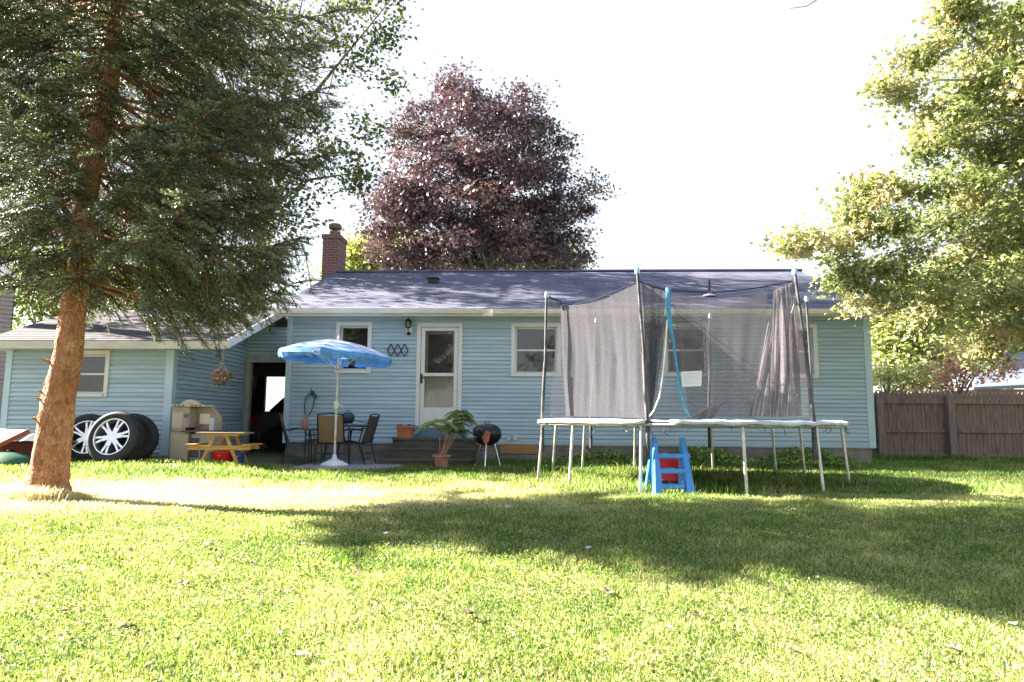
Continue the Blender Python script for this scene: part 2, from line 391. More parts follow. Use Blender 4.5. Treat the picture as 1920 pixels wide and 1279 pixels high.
# window list on main wall: outer trim rectangle from the photo
wins = []
for (x0, y0, x1, y1) in ((628, 604, 699, 700), (958, 606, 1052, 706), (1243, 606, 1330, 706), (1442, 608, 1530, 709)):
    ua, za = hl(x0, y1); ub, zb = hl(x1, y0); wins.append((ua, ub, za, zb))
du0, dz1 = hl(783, 606); du1, _ = hl(868, 606); dz0 = hl(820, 799)[1]
door_op = (du0, du1, dz0, dz1)
mb = MB(); siding(mb, 0.10, UR-0.10, Z_SB, Z_SF, Tf(0), [(a+.05, b-.05, c+.04, d-.04) for a, b, c, d in wins] + [(du0+.05, du1-.05, dz0-.01, dz1-.04)])
mb.build('siding', M_SIDE, house)
# wall core behind siding (solid panels around openings)
def wallcore(mb, a0, a1, z0, z1, v0, v1, ops):
    xs = sorted(set([a0, a1] + [o_[0] for o_ in ops] + [o_[1] for o_ in ops]))
    for s, q in zip(xs[:-1], xs[1:]):
        m_ = (s+q)/2; segs = sorted([(o_[2], o_[3]) for o_ in ops if o_[0] < m_ < o_[1]]); z = z0
        for lo, hi in segs:
            if lo > z: mb.box((s, v0, z), (q, v1, lo))
            z = max(z, hi)
        if z < z1: mb.box((s, v0, z), (q, v1, z1))
ins = 0.085
ops = [(a+ins, b-ins, c+ins, d-ins) for a, b, c, d in wins] + [(du0+ins, du1-ins, dz0, dz1-ins)]
mb = MB(); wallcore(mb, 0.0, UR, 0.36, 3.06, 0.0, 0.14, ops); 
VB = 7.7
RZ_E, RZ_R = 3.16, 4.86            # roof surface at eave / ridge
V_E, V_R = -0.42, 3.85
slope = (RZ_R-RZ_E)/(V_R-V_E)
mb.prism([(0.14, 0.0), (VB, 0.0), (VB, RZ_E-0.02), (V_R, RZ_R-.12), (0.14, 3.06+.14*slope)], UR-0.12, UR, Matrix(((0,1,0,0),(1,0,0,0),(0,0,1,0),(0,0,0,1))))
mb.prism([(1.1, 0.0), (VB, 0.0), (VB, RZ_E-0.02), (V_R, RZ_R-.12), (0.14, 3.06+.14*slope), (0.14, 2.4), (1.1, 2.4)], 0.0, 0.12, Matrix(((0,1,0,0),(1,0,0,0),(0,0,1,0),(0,0,0,1))))
mb.box((0.12, VB-.14, 0), (UR-.12, VB, RZ_E-.04))
mb.build('wall', M_SIDE, house)
Ts = lambda u0: (lambda a, o_, z: (u0 + o_, a, z))
mb = MB(); zz = lambda z: (max(0.0, V_E+(z-RZ_E+.12)/slope) if z > 3.0 else 0.0, min(VB, 2*V_R-V_E-(z-RZ_E+.12)/slope) if z > 3.0 else VB)
siding(mb, 0.0, VB, Z_SB, RZ_R-.2, Ts(UR), clip=zz); mb.build('siding', M_SIDE, house)
mb = MB(); mb.box((0.03, 0.03, -0.4), (UR-0.03, 0.30, 0.40)); mb.box((UR-.33, .3, -.4), (UR-.03, VB-.03, .0)); mb.build('foundation', M_FOUND, house)
mb = MB()
mb.box((-0.015, -0.036, 0.36), (0.10, 0.0, 3.05)); mb.box((UR-0.10, -0.036, 0.37), (UR+0.036, 0.0, 3.05)); mb.box((UR, 0.0, 0.37), (UR+0.036, 0.10, 3.05))
mb.box((0.10, -0.02, 0.385), (UR-.1, -0.001, 0.42))
mb.build('corner_trim', M_TRIMB, house)
# orange wood access board and well
u0, z1 = hl(938, 833); u1, z0 = hl(1010, 851)
mb = MB(); mb.box((u0, -0.03, z0), (u1, 0.03, z1)); mb.build('crawl_space_board', mat('orange_board', (0.34, 0.17, 0.07), 0.8, 0.25, 5, (1,1,6)), house)
mb = MB(); mb.box((u0, -0.06, -0.05), (u1+.05, 0.028, z0-.02)); mb.box((u0, -0.09, z0-.12), (u1+.05, 0.025, z0-.07)); mb.build('window_well', mat('grey_well', (0.16,0.15,0.15), 0.6, .2, 5), house)
u0, z0 = hl(950, 826); mb = MB()
for k in (0, 1): mb.box((u0+k*.13, -0.055, z0), (u0+.09+k*.13, -0.012, z0+.12))
mb.build('outlet_box', mat('outlet_grey', (0.5, 0.52, 0.54), .5, .1, 5), house, bevel=.006)

# roofs: stepped shingle courses
def roof_slope(mb, ua, ub, v0, z0, v1, z1, thick=0.05, course=0.135):
    L = math.hypot(v1-v0, z1-z0); dv, dz = (v1-v0)/L, (z1-z0)/L; nv, nz = -dz, dv
    if nz < 0: nv, nz = -nv, -nz
    n = int(L/course)+1; segs = 1
    for i in range(n):
        s0 = i*course; s1 = min(L, s0+course)
        if s1 <= s0: continue
        A = (v0+dv*s0, z0+dz*s0); B = (v0+dv*s1, z0+dz*s1)
        h0 = 0.006; h1 = 0.0
        vs = [(ua, A[0], A[1]), (ub, A[0], A[1]), (ua, A[0]+nv*h0, A[1]+nz*h0), (ub, A[0]+nv*h0, A[1]+nz*h0), (ua, B[0]+nv*h1, B[1]+nz*h1), (ub, B[0]+nv*h1, B[1]+nz*h1)]
        mb.add(vs, [(0,1,3,2), (2,3,5,4)])
    # slab under
    mb.add([(ua, v0, z0-.001), (ub, v0, z0-.001), (ub, v1, z1-.001), (ua, v1, z1-.001), (ua, v0, z0-thick), (ub, v0, z0-thick), (ub, v1, z1-thick), (ua, v1, z1-thick)],
           [(0,4,5,1), (1,5,6,2), (2,6,7,3), (3,7,4,0), (7,6,5,4)])
UA, UB = -0.22, UR+0.10
mb = MB(); roof_slope(mb, UA, UB, V_E, RZ_E, V_R, RZ_R); roof_slope(mb, UA, UB, 2*V_R-V_E, RZ_E, V_R, RZ_R)
mb.box((UA, V_R-.13, RZ_R-.02), (UB, V_R+.13, RZ_R+.022))
roof = mb.build('roof', M_ROOF, house)
# fascia + gutter + soffit, main
mb = MB()
mb.box((UA, V_E-0.02, RZ_E-0.17), (UB, V_E+0.01, RZ_E-0.015))
mb.box((UA, V_E+0.01, RZ_E-0.12), (UB, 0.0, RZ_E-0.10))
mb.build('fascia', M_FASC, house)
gut = MB()
for s, q, dz in ((UA+.02, hl(905, 585, V_E)[0], 0.0), (hl(925, 585, V_E)[0], UB-.02, -0.012)):
    pr = [(V_E-.02, RZ_E-.02), (V_E-.125, RZ_E-.02), (V_E-.125, RZ_E-.05), (V_E-.10, RZ_E-.115), (V_E-.02, RZ_E-.125)]
    gut.prism([(a, b+dz) for a, b in pr], s, q, Matrix(((0,1,0,0),(1,0,0,0),(0,0,1,0),(0,0,0,1))))
gut.build('gutter', mat('gutter_white', (0.60, 0.58, 0.53), .5, .12, 1.2, (1.5,1,4)), house)
# rake boards of main gable (right) 
mb = MB(); mb.beam((UB+.012, V_E, RZ_E-.07), (UB+.012, V_R, RZ_R-.07), .02, .15); mb.beam((UB+.012, 2*V_R-V_E, RZ_E-.07), (UB+.012, V_R, RZ_R-.07), .02, .15)
mb.build('rake_board', M_WHITE, house)

# chimney
cu0 = hl(605, 480, 4.0)[0]; cu1 = hl(636, 480, 4.0)[0]; zt = hl(620, 440, 4.0)[1]
mb = MB(); mb.box((cu0, 3.95, 3.6), (cu1, 4.65, zt-.12)); mb.box((cu0-.03, 3.92, zt-.12), (cu1+.03, 4.68, zt))
ch = mb.build('chimney', M_BRICK, house, bevel=.01)
mb = MB(); mb.lathe([(.15, zt), (.15, zt+.16), (.12, zt+.17), (.12, zt)], 16, Matrix.Translation(((cu0+cu1)/2, 4.3, 0)))
mb.lathe([(.17, zt+.24), (.19, zt+.30), (.14, zt+.38), (0.02, zt+.40)], 16, Matrix.Translation(((cu0+cu1)/2, 4.3, 0)))
for a in range(4):
    mb.tube([((cu0+cu1)/2+.13*math.cos(a*1.57+.8), 4.3+.13*math.sin(a*1.57+.8), zt+.15), ((cu0+cu1)/2+.15*math.cos(a*1.57+.8), 4.3+.15*math.sin(a*1.57+.8), zt+.26)], .012, 5)
mb.build('flue_cap', mat('old_flue', (.13,.115,.10), .8, .3, 8), ch, smooth=True)
# roof vents
def on_roof(px, py):
    c = HI @ CAM; d = HI.to_3x3() @ ray(px, py)
    k = (RZ_E + slope*(c.y - V_E) - c.z)/(d.z - slope*d.y); return c + d*k
q = on_roof(812, 531); mb = MB(); mb.box((q.x-.12, q.y-.1, q.z-.02), (q.x+.12, q.y+.15, q.z+.10)); mb.box((q.x-.15, q.y-.13, q.z+.10), (q.x+.15, q.y+.18, q.z+.125)); mb.build('roof_vent', M_BLACK, roof, bevel=.01)
q = on_roof(1330, 555); mb = MB(); mb.tube([(q.x, q.y, q.z-.02), (q.x, q.y, q.z+.36)], .032, 10); vp = mb.build('vent_pipe', M_BLACK, roof)
mb = MB(); mb.lathe([(.15, q.z-.01), (.13, q.z+.015), (.05, q.z+.05), (.036, q.z+.09)], 14, Matrix.Translation((q.x, q.y, 0))); mb.build('flashing', M_WHITE, vp, smooth=True)

# windows
def window(ua, ub, za, zb, v=0.0, blind=True, tw=0.085, double=True):
    mb = MB(); y0, y1 = v-.05, v+.02
    mb.box((ua, y0, za), (ua+tw, y1, zb)); mb.box((ub-tw, y0, za), (ub, y1, zb)); mb.box((ua+tw, y0, zb-tw), (ub-tw, y1, zb)); mb.box((ua+tw, y0-.02, za), (ub-tw, y1, za+tw*.8))
    f = mb.build('window', M_WHITE, house, bevel=.004)
    a, b, c, d = ua+tw, ub-tw, za+tw*.8, zb-tw
    mb = MB(); s = .035; zm = (c+d)/2
    def ring(x0, x1, z0, z1, yy):
        mb.box((x0, yy, z0), (x0+s, yy+.03, z1)); mb.box((x1-s, yy, z0), (x1, yy+.03, z1)); mb.box((x0+s, yy, z0), (x1-s, yy+.03, z0+s)); mb.box((x0+s, yy, z1-s), (x1-s, yy+.03, z1))
    if double: ring(a, b, c, zm+s/2, v+.03); ring(a, b, zm-s/2, d, v+.065)
    else: ring(a, b, c, d, v+.03)
    mb.build('sash', M_WHITE, f)
    mb = MB()
    if double:
        mb.add([(a+s, v+.045, c+s), (b-s, v+.045, c+s), (b-s, v+.045, zm-s/2), (a+s, v+.045, zm-s/2)], [(0,1,2,3)])
        mb.add([(a+s, v+.08, zm+s/2), (b-s, v+.08, zm+s/2), (b-s, v+.08, d-s), (a+s, v+.08, d-s)], [(0,1,2,3)])
    else: mb.add([(a+s, v+.045, c+s), (b-s, v+.045, c+s), (b-s, v+.045, d-s), (a+s, v+.045, d-s)], [(0,1,2,3)])
    mb.build('pane', M_GLASS, f)
    mb = MB(); mb.box((a-.05, v+.55, c-.1), (b+.05, v+.58, d+.1)); mb.box((a-.08, v+.14, c-.1), (a-.05, v+.58, d+.1)); mb.box((b+.05, v+.14, c-.1), (b+.08, v+.58, d+.1))
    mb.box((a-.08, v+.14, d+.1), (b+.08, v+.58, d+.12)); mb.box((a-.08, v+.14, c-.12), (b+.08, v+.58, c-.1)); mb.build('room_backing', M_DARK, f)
    if blind:
        mb = MB(); z = d - .02
        lim = c + (d-c)*blind
        while z > lim: mb.add([(a, v+.125, z), (b, v+.125, z), (b, v+.105, z-.026), (a, v+.105, z-.026)], [(0,1,2,3)]); z -= .027
        mb.build('blind', M_BLIND, f)
    return f
for i, wn in enumerate(wins): window(*wn, blind=(0, 0.02, 0.02, 0.5)[i])

# door
tw = 0.085; mb = MB()
mb.box((du0, -.045, dz0), (du0+tw, .03, dz1)); mb.box((du1-tw, -.045, dz0), (du1, .03, dz1)); mb.box((du0+tw, -.045, dz1-tw), (du1-tw, .03, dz1))
mb.box((du0+tw, -.06, dz0-.03), (du1-tw, .03, dz0))
door = mb.build('door', M_WHITE, house, bevel=.004)
da, db, dc, dd = du0+tw+.006, du1-tw-.006, dz0+.015, dz1-tw-.008
zp0 = hl(820, 703)[1]; zk = hl(820, 764)[1]; st = .085
mb = MB()
for x0, x1, z0, z1 in ((da, da+st, dc, dd), (db-st, db, dc, dd), (da+st, db-st, dd-.075, dd), (da+st, db-st, zp0-.03, zp0+.04), (da+st, db-st, dc, zk)): mb.box((x0, -.02, z0), (x1, .012, z1))
sd = mb.build('storm_door', M_WHITE, door, bevel=.004)
mb = MB(); mb.add([(da+st, 0, zp0+.04), (db-st, 0, zp0+.04), (db-st, 0, dd-.075), (da+st, 0, dd-.075)], [(0,1,2,3)]); mb.add([(da+st, 0, zk), (db-st, 0, zk), (db-st, 0, zp0-.03), (da+st, 0, zp0-.03)], [(0,1,2,3)])
mb.build('pane', M_GLASS, door)
mb = MB(); mb.box((da-.01, .10, dc), (db+.01, .135, zp0+.03)); mb.box((da, .098, dd-.13), (db, .135, dd)); mb.box((da, .10, zp0+.03), (da+.13, .135, dd-.13)); mb.box((db-.13, .10, zp0+.03), (db, .135, dd-.13)); mb.build('inner_door', mat('inner_door', (.62,.62,.60), .5, .05, 3), door)
mb = MB(); mb.box((da+.13, .125, zp0+.02), (db-.13, .13, dd-.12)); mb.build('inner_window', mat('dark_door_window', (.09,.085,.08), .25, .3, 3), door)
zz_ = hl(790, 710)[1]; mb = MB(); mb.box((da+.01, -.06, zz_-.1), (da+.045, -.02, zz_+.1)); mb.tube([(da+.03, -.06, zz_+.02), (da+.03, -.1, zz_+.02), (da+.11, -.1, zz_+.02)], .012, 8); mb.build('handle', M_BLACK, door)
# threshold box under the door
mb = MB(); mb.box((du0-.02, -.10, .30), (du1+.05, -.014, dz0-.032)); mb.build('threshold', mat('slate_blue_board', (.10,.17,.22), .7, .2, 4), house)

# ---- recessed doorway wall (carport door) and room
VR = 0.98
u_in = -1.30
mbc = MB(); da0 = hl(466, 760, VR)[0]; dzt = hl(500, 675, VR)[1]
dop = (da0+.02, da0+1.02, 0.0, dzt-.02)
mbc = MB(); wallcore(mbc, u_in-.4, 2.6, 0.0, 2.95, VR+.005, VR+.10, [dop]); mbc.build('recess_wall', M_SIDE, house)
zclip = lambda z: (-9, 9)
mb = MB(); siding(mb, u_in, 0.0, 0.1, 2.95, Tf(VR), [dop]); mb.build('siding', M_SIDE, house)
mb = MB(); mb.box((da0-.09, VR-.04, 0.03), (da0+.02, VR+.09, dzt+.09)); mb.box((da0+.02, VR-.04, dzt-.02), (da0+1.1, VR+.09, dzt+.09)); mb.build('door_casing', mat('weathered_casing', (.40,.38,.34), .7, .15, 5), house, bevel=.005)
# room
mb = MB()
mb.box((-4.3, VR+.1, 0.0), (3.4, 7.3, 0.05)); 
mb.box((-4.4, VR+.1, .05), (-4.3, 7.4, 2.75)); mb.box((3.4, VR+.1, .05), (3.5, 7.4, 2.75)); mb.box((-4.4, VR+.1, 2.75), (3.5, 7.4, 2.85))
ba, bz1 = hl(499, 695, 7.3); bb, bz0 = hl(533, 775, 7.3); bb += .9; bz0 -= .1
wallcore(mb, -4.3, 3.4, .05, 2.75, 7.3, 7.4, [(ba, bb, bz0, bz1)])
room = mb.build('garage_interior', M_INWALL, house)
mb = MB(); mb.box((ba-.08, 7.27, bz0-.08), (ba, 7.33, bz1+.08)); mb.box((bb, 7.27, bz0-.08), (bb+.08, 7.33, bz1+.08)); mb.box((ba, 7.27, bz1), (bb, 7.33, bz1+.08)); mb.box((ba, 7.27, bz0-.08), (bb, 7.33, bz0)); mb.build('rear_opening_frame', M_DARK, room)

# ---- left wing
VW, UWL, UWR = -2.02, hl(8, 760, -2.02)[0], hl(319, 760, -2.02)[0]
WZE, WZR, WVE, WVR = 2.24, 3.19, -2.45, 0.05
wsl = (WZR-WZE)/(WVR-WVE)
print('wing', UWL, UWR, hl(200, 640, WVE), hl(160, 588, WVR), hl(0, 632, WVE), hl(424, 650, WVE))
wop = (hl(118, 742, VW)[0], hl(203, 742, VW)[0], hl(150, 744, VW)[1], 2.10)
mb = MB(); siding(mb, UWL+.1, UWR-.11, .14, 2.24, Tf(VW), [(wop[0]+.04, wop[1]-.04, wop[2]+.04, wop[3]+.2)]); mb.build('siding', M_SIDE, house)
mb = MB(); wallcore(mb, UWL, UWR, .05, 2.3, VW, VW+.12, [(wop[0]+.08, wop[1]-.08, wop[2]+.07, wop[3]-.08)])
mb.prism([(VW+.12, .05), (6.0, .05), (6.0, 2.3), (WVR, WZR-.08), (VW+.12, 2.3)], UWL, UWL+.1, Matrix(((0,1,0,0),(1,0,0,0),(0,0,1,0),(0,0,0,1))))
mb.prism([(VW+.12, .05), (VR, .05), (VR, WZR-.3), (WVR, WZR-.08), (VW+.12, 2.32)], UWR-.1, UWR-.002, Matrix(((0,1,0,0),(1,0,0,0),(0,0,1,0),(0,0,0,1))))
mb.box((UWL, 6.0, .05), (-4.41, 6.1, 2.3))
mb.build('wing_wall', M_SIDE, house)
mb = MB(); cl = lambda z: (VW if z < 2.3 else WVE+(z-WZE+.06)/wsl, 9)
siding(mb, VW+.10, VR, .14, 3.1, Ts(UWR), clip=cl); mb.build('siding', mat('blue_vinyl_side', (0.35, 0.465, 0.55), 0.45, 0.15, 1.1, (0.6, 0.6, 9)), house)
mb = MB(); mb.box((UWL-.02, VW-.036, .10), (UWL+.1, VW, 2.22)); mb.build('corner_trim', M_TRIMB, house); mb = MB(); mb.box((UWR-.11, VW-.036, .10), (UWR+.036, VW, 2.22)); mb.box((UWR, VW, .10), (UWR+.036, VW+.10, 2.22)); mb.build('corner_trim', M_TRIMB, house)
mb = MB(); mb.box((UWL+.02, VW+.02, -.3), (UWR-.02, VW+.2, .14)); mb.build('foundation', M_FOUND, house)
window(*wop, v=VW, blind=0.6, tw=.075)
UWA, UWB = UWL-.22, hl(426, 648, WVE)[0]
mb = MB(); roof_slope(mb, UWA, UWB, WVE, WZE, WVR, WZR); roof_slope(mb, UWA, -.23, 5.5, WZE-.1, WVR, WZR)
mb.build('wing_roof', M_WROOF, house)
mb = MB(); mb.box((UWA, WVE-.03, WZE-.15), (UWB, WVE, WZE-.01)); mb.box((UWA, WVE, WZE-.13), (UWR, VW, WZE-.11)); mb.build('fascia', M_FASC, house)
mb = MB(); mb.beam((UWB+.015, WVE-.03, WZE-.065), (UWB+.015, WVR+.2, WZR+.02), .03, .15); mb.build('rake_board', M_WHITE, house)

# ------------------------------------------------------------------ things on the house wall
def wp(px, py, v=0.0):
    u, z = hl(px, py, v); return HM @ Vector((u, v, z))
p0 = wp(767, 620, -.03); wl = thing('wall_lantern', 'black wall lantern on a white backplate beside the white storm door', 'wall lamp', p0, YAW)
mb = MB(); mb.lathe([(0, -.012), (.075, -.012), (.075, .012), (0, .014)], 20, Matrix.Rotation(R(90), 4, 'X') @ Matrix.Diagonal((1,1.4,1,1))); mb.build('backplate', M_WHITE, wl)
mb = MB(); mb.tube([(0,-.02,-.03), (0,-.08,-.06), (0,-.11,.0), (0,-.11,.04)], .011, 8); mb.lathe([(.02,.03),(.055,.05),(.055,.06)],12,Matrix.Translation((0,-.11,0))); mb.lathe([(.075,.17),(.06,.2),(.02,.24),(.0,.27)],12,Matrix.Translation((0,-.11,0)))
for k in range(6):
    a = k*math.pi/3; mb.tube([(.05*math.cos(a), -.11+.05*math.sin(a), .05), (.068*math.cos(a), -.11+.068*math.sin(a), .175)], .005, 4)
mb.lathe([(.055,-.05),(.04,-.09),(0,-.11)],12,Matrix.Translation((0,-.03,0))); mb.build('lantern_frame', M_BLACK, wl)
mb = MB(); mb.lathe([(.045,.055),(.06,.17)],12,Matrix.Translation((0,-.11,0))); mb.build('lantern_glass', M_GLASS, wl)
p0 = wp(746, 657, -.02); mb = MB()
for k in (-1, 0, 1):
    for sx in (-1, 1):
        for sz in (-1, 1): mb.beam((k*.145+sx*.075, -.02, 0), (k*.145, -.02, sz*.135), .016, .022, (0,1,0))
mb.box((-.2,-.008,-.01),(-.18,.01,.01)); o = mb.build('lattice_rack', mat('dark_iron', (.035,.02,.03), .5, .1, 5)); place(o, p0, YAW); tag(o, 'dark lattice rack of three linked diamonds hung on the siding left of the door', 'wall decoration')
# hose hanging on the wall
p0 = wp(583, 738, -.03); mb = MB()
pts = [(-.03,-.03,-.02), (-.09,-.05,-.09), (-.11,-.06,-.25), (-.09,-.06,-.42), (-.05,-.06,-.5), (.02,-.06,-.42), (.07,-.06,-.3), (.09,-.05,-.15), (.06,-.04,-.04), (0,-.03,.02)]
hs = thing('garden_hose', 'dark green hose looped on a wall hook left of the umbrella pole', 'hose', p0, YAW)
mb.tube(pts, .013, 8); mb.tube([(-.05,-.06,-.5), (-.06,-.07,-.62)], .013, 8)
for a in range(4): mb.tube([(.05+.05*math.cos(a), -.07-.012*a, -.0+.05*math.sin(a)), (.12+.04*math.cos(a+1), -.07, -.05+.05*math.sin(a*2)), (.13, -.06, -.12+a*.02)], .012, 6)
mb.build('hose', M_HOSE, hs, smooth=True)
mb = MB(); mb.tube([(.03, 0, .02), (.03, -.1, .02), (.03,-.1,.12)], .012, 6); mb.box((0,-.01,-.04),(.06,.01,.06)); mb.build('hook', M_TEAL, hs)

# ------------------------------------------------------------------ steps
c = HM @ Vector((hl(722, 860, -.9)[0], 0, 0)); su = hl(735, 822, -.75)[0]; eu = su + 1.62
stp = thing('porch_steps', 'dark weathered wooden steps below the white storm door', 'steps', HM @ Vector(((su+eu)/2, -.5, 0)), YAW)
hw = (eu-su)/2
for k, (dy0, dy1, zt, ex) in enumerate(((-.25, .38, .50, 0), (-.55, -.25, .315, .10), (-.87, -.55, .13, .16))):
    mb = MB(); mb.box((-hw-ex, dy0-.03, zt-.035), (hw+.05, (dy0+dy1)/2-.004, zt)); mb.box((-hw-ex, (dy0+dy1)/2+.004, zt-.035), (hw+.05, dy1, zt)); mb.build('tread', M_STEP, stp, bevel=.004)
    mb = MB(); mb.box((-hw-ex+.03, dy0, -.1), (hw+.02, dy0+.025, zt-.036)); mb.build('riser', M_STEP, stp)
for x in (-hw+.03, hw-.02): mb = MB(); mb.prism([(-.53,-.1),(.36,-.1),(.36,.463),(-.22,.463),(-.22,.278),(-.53,.278)], x-.02, x+.02, Matrix(((0,1,0,0),(1,0,0,0),(0,0,1,0),(0,0,0,1)))); mb.build('stringer', M_STEP, stp)
# terracotta box planter on the steps
pp = HM @ Vector((hl(759, 820, -.65)[0], -.62, .50)); bp = thing('box_planter', 'rectangular terracotta planter on the top step left of the door', 'planter', pp, YAW)
mb = MB(); mb.prism([(-.13, 0), (.13, 0), (.16, .2), (-.16, .2)], -.09, .09); mb.box((-.175,-.105,.2),(.175,.105,.235)); mb.build('pot', M_TERRA, bp, bevel=.006)
mb = MB()
for k in range(26):
    x, y = random.uniform(-.13,.2), random.uniform(-.07,.07); a = random.uniform(0,6.3); l = random.uniform(.03,.07)
    mb.add([(x,y,.23),(x+l*math.cos(a),y+l*math.sin(a),.24+random.uniform(.01,.05)),(x+.6*l*math.cos(a+.7),y+.6*l*math.sin(a+.7),.27)],[(0,1,2)])
mb.build('sprouts', mat('dull_sprout', (.10,.12,.08), .8, .3, 9), bp)

# ------------------------------------------------------------------ patio
mb = MB(); zc = .028; mb.add([(-4.5, 11.75, zc), (-2.35, 12.05, zc), (-1.95, 12.9, zc), (-1.9, 14.5, zc), (-5.7, 14.7, zc), (-6.1, 13.0, zc), (-5.6, 12.3, zc),
   (-4.5, 11.75, -.3), (-2.35, 12.05, -.3), (-1.95, 12.9, -.3), (-1.9, 14.5, -.3), (-5.7, 14.7, -.3), (-6.1, 13.0, -.3), (-5.6, 12.3, -.3)],
   [(0,1,2,3,4,5,6)] + [(i, i+7, (i+1)%7+7, (i+1)%7) for i in range(7)])
o = mb.build('patio', M_CONC); tag(o, 'grey concrete patio slab', None, kind='structure')
PZ = .028

def umbrella():
    b = at(627, 866, Y=12.7); root = thing('patio_umbrella', 'blue and white striped patio umbrella on a white base', 'umbrella', (b.x, 12.7, PZ), 0)
    H = at(630, 632, Y=12.7).z - PZ
    zr = at(520, 664, Y=12.7).z - PZ; Rr = 1.04
    ms = bpy.data.materials.new('umbrella_cloth'); ms.use_nodes = True; t = ms.node_tree; p = t.nodes['Principled BSDF']; p.inputs['Roughness'].default_value = .85
    tc = t.nodes.new('ShaderNodeTexCoord'); sp = t.nodes.new('ShaderNodeSeparateXYZ'); t.links.new(tc.outputs['Object'], sp.inputs[0])
    n = t.nodes.new('ShaderNodeTexNoise'); n.inputs['Scale'].default_value = 3; n.inputs['Detail'].default_value = 3
    l = t.nodes.new('ShaderNodeVectorMath'); l.operation = 'LENGTH'; cx = t.nodes.new('ShaderNodeCombineXYZ'); t.links.new(sp.outputs[0], cx.inputs[0]); t.links.new(sp.outputs[1], cx.inputs[1]); t.links.new(cx.outputs[0], l.inputs[0])
    ad = t.nodes.new('ShaderNodeMath'); ad.operation = 'MULTIPLY_ADD'; ad.inputs[1].default_value = .10; t.links.new(n.outputs[0], ad.inputs[0]); t.links.new(l.outputs['Value'], ad.inputs[2])
    r = t.nodes.new('ShaderNodeValToRGB'); e = r.color_ramp.elements
    W = (.50,.57,.72,1); Bc = (.17,.32,.64,1); D = (.10,.30,.66,1)
    e[0].position = 0; e[0].color = W; e[1].position = .18; e[1].color = Bc
    for ps, cc in ((.24, W), (.40, Bc), (.47, W), (.62, Bc), (.70, W), (.86, Bc), (.93, W), (1.0, D)): x = e.new(ps); x.color = cc
    t.links.new(ad.outputs[0], r.inputs[0]); t.links.new(r.outputs[0], p.inputs['Base Color'])
    tr = t.nodes.new('ShaderNodeBsdfTranslucent'); mx_ = t.nodes.new('ShaderNodeMixShader'); mx_.inputs[0].default_value = .35
    t.links.new(r.outputs[0], tr.inputs[0]); t.links.new(p.outputs[0], mx_.inputs[1]); t.links.new(tr.outputs[0], mx_.inputs[2]); t.links.new(mx_.outputs[0], t.nodes['Material Output'].inputs[0])
    tilt = Matrix.Translation((-.03,0,H)) @ Matrix.Rotation(R(3.5), 4, 'Y') @ Matrix.Translation((0,0,-H))
    NS, NR = 8, 9; mb = MB(); vs = []; fs = []
    for i in range(NR):
        tt = i/(NR-1); rr = Rr*tt; z = H-.06 - (H-.06-zr)*(tt**1.75)
        for k in range(NS*6):
            a = 2*math.pi*(k/(NS*6)); seg = (k % 6)/6; sag = math.sin(seg*math.pi); q = rr*(1-.045*sag*tt)
            vs.append((q*math.cos(a), q*math.sin(a), z-.03*sag*tt*(1-tt)*2))
    n6 = NS*6
    for i in range(NR-1):
        for k in range(n6): fs.append((i*n6+k, i*n6+(k+1)%n6, (i+1)*n6+(k+1)%n6, (i+1)*n6+k))
    mb.add(vs, fs, tilt); cn = mb.build('canopy', ms, root, smooth=False)
    mb = MB(); vs = []; fs = []
    for k in range(n6):
        a = 2*math.pi*(k/n6); seg = (k % 6)/6; sag = math.sin(seg*math.pi); q = Rr*(1-.045*sag)
        rag = random.uniform(-.02,.02)
        vs += [(q*math.cos(a), q*math.sin(a), zr), ((q+.012)*math.cos(a), (q+.012)*math.sin(a), zr-.07), ((q-.02)*math.cos(a), (q-.02)*math.sin(a), zr-.16+.03*sag+rag)]
    for k in range(n6):
        k2 = (k+1) % n6
        if k % 12 == 11: continue
        fs += [(k*3, k2*3, k2*3+1, k*3+1), (k*3+1, k2*3+1, k2*3+2, k*3+2)]
    mb.add(vs, fs, tilt); mb.build('valance', M_UMBLUE, cn)
    mb = MB(); mb.tube([(0,0,.02), (.0,0,1.1), (.01,0,H-.05)], .02, 12); mb.build('pole', mat('white_metal_pole', (.55,.53,.52), .4, .25, 14), root, smooth=True)
    mb = MB(); mb.lathe([(.035, 1.02), (.045, 1.05), (.045, 1.13), (.03, 1.16)], 12); mb.tube([(.04,0,1.09), (.1,0,1.09), (.1,0,1.03)], .01, 6); mb.build('crank', mat('yellowed_plastic', (.62,.62,.45), .5), root)
    for k in range(NS):
        a = 2*math.pi*k/NS; mb = MB(); d = Vector((math.cos(a), math.sin(a), 0))
        pt = [tilt @ (d*Rr*s + Vector((0,0,H-.07-(H-.06-zr)*(s**1.75)-.012))) for s in (0.02,.3,.6,.85,1)]
        mb.tube(pt, .007, 5); mb.tube([(0,0,H-.62), pt[2]], .006, 5); mb.build('rib', M_STEEL, root)
    mb = MB(); mb.lathe([(.025,H-.06),(.03,H-.03),(.018,H),(.0,H+.05)], 12); mb.build('finial', M_WHITE, root)
    mb = MB(); mb.lathe([(.24,0),(.25,.02),(.22,.045),(.12,.09),(.05,.12),(.03,.2)], 24); mb.build('base', mat('white_base', (.72,.72,.74), .6, .1, 6), root, smooth=True)
umbrella()

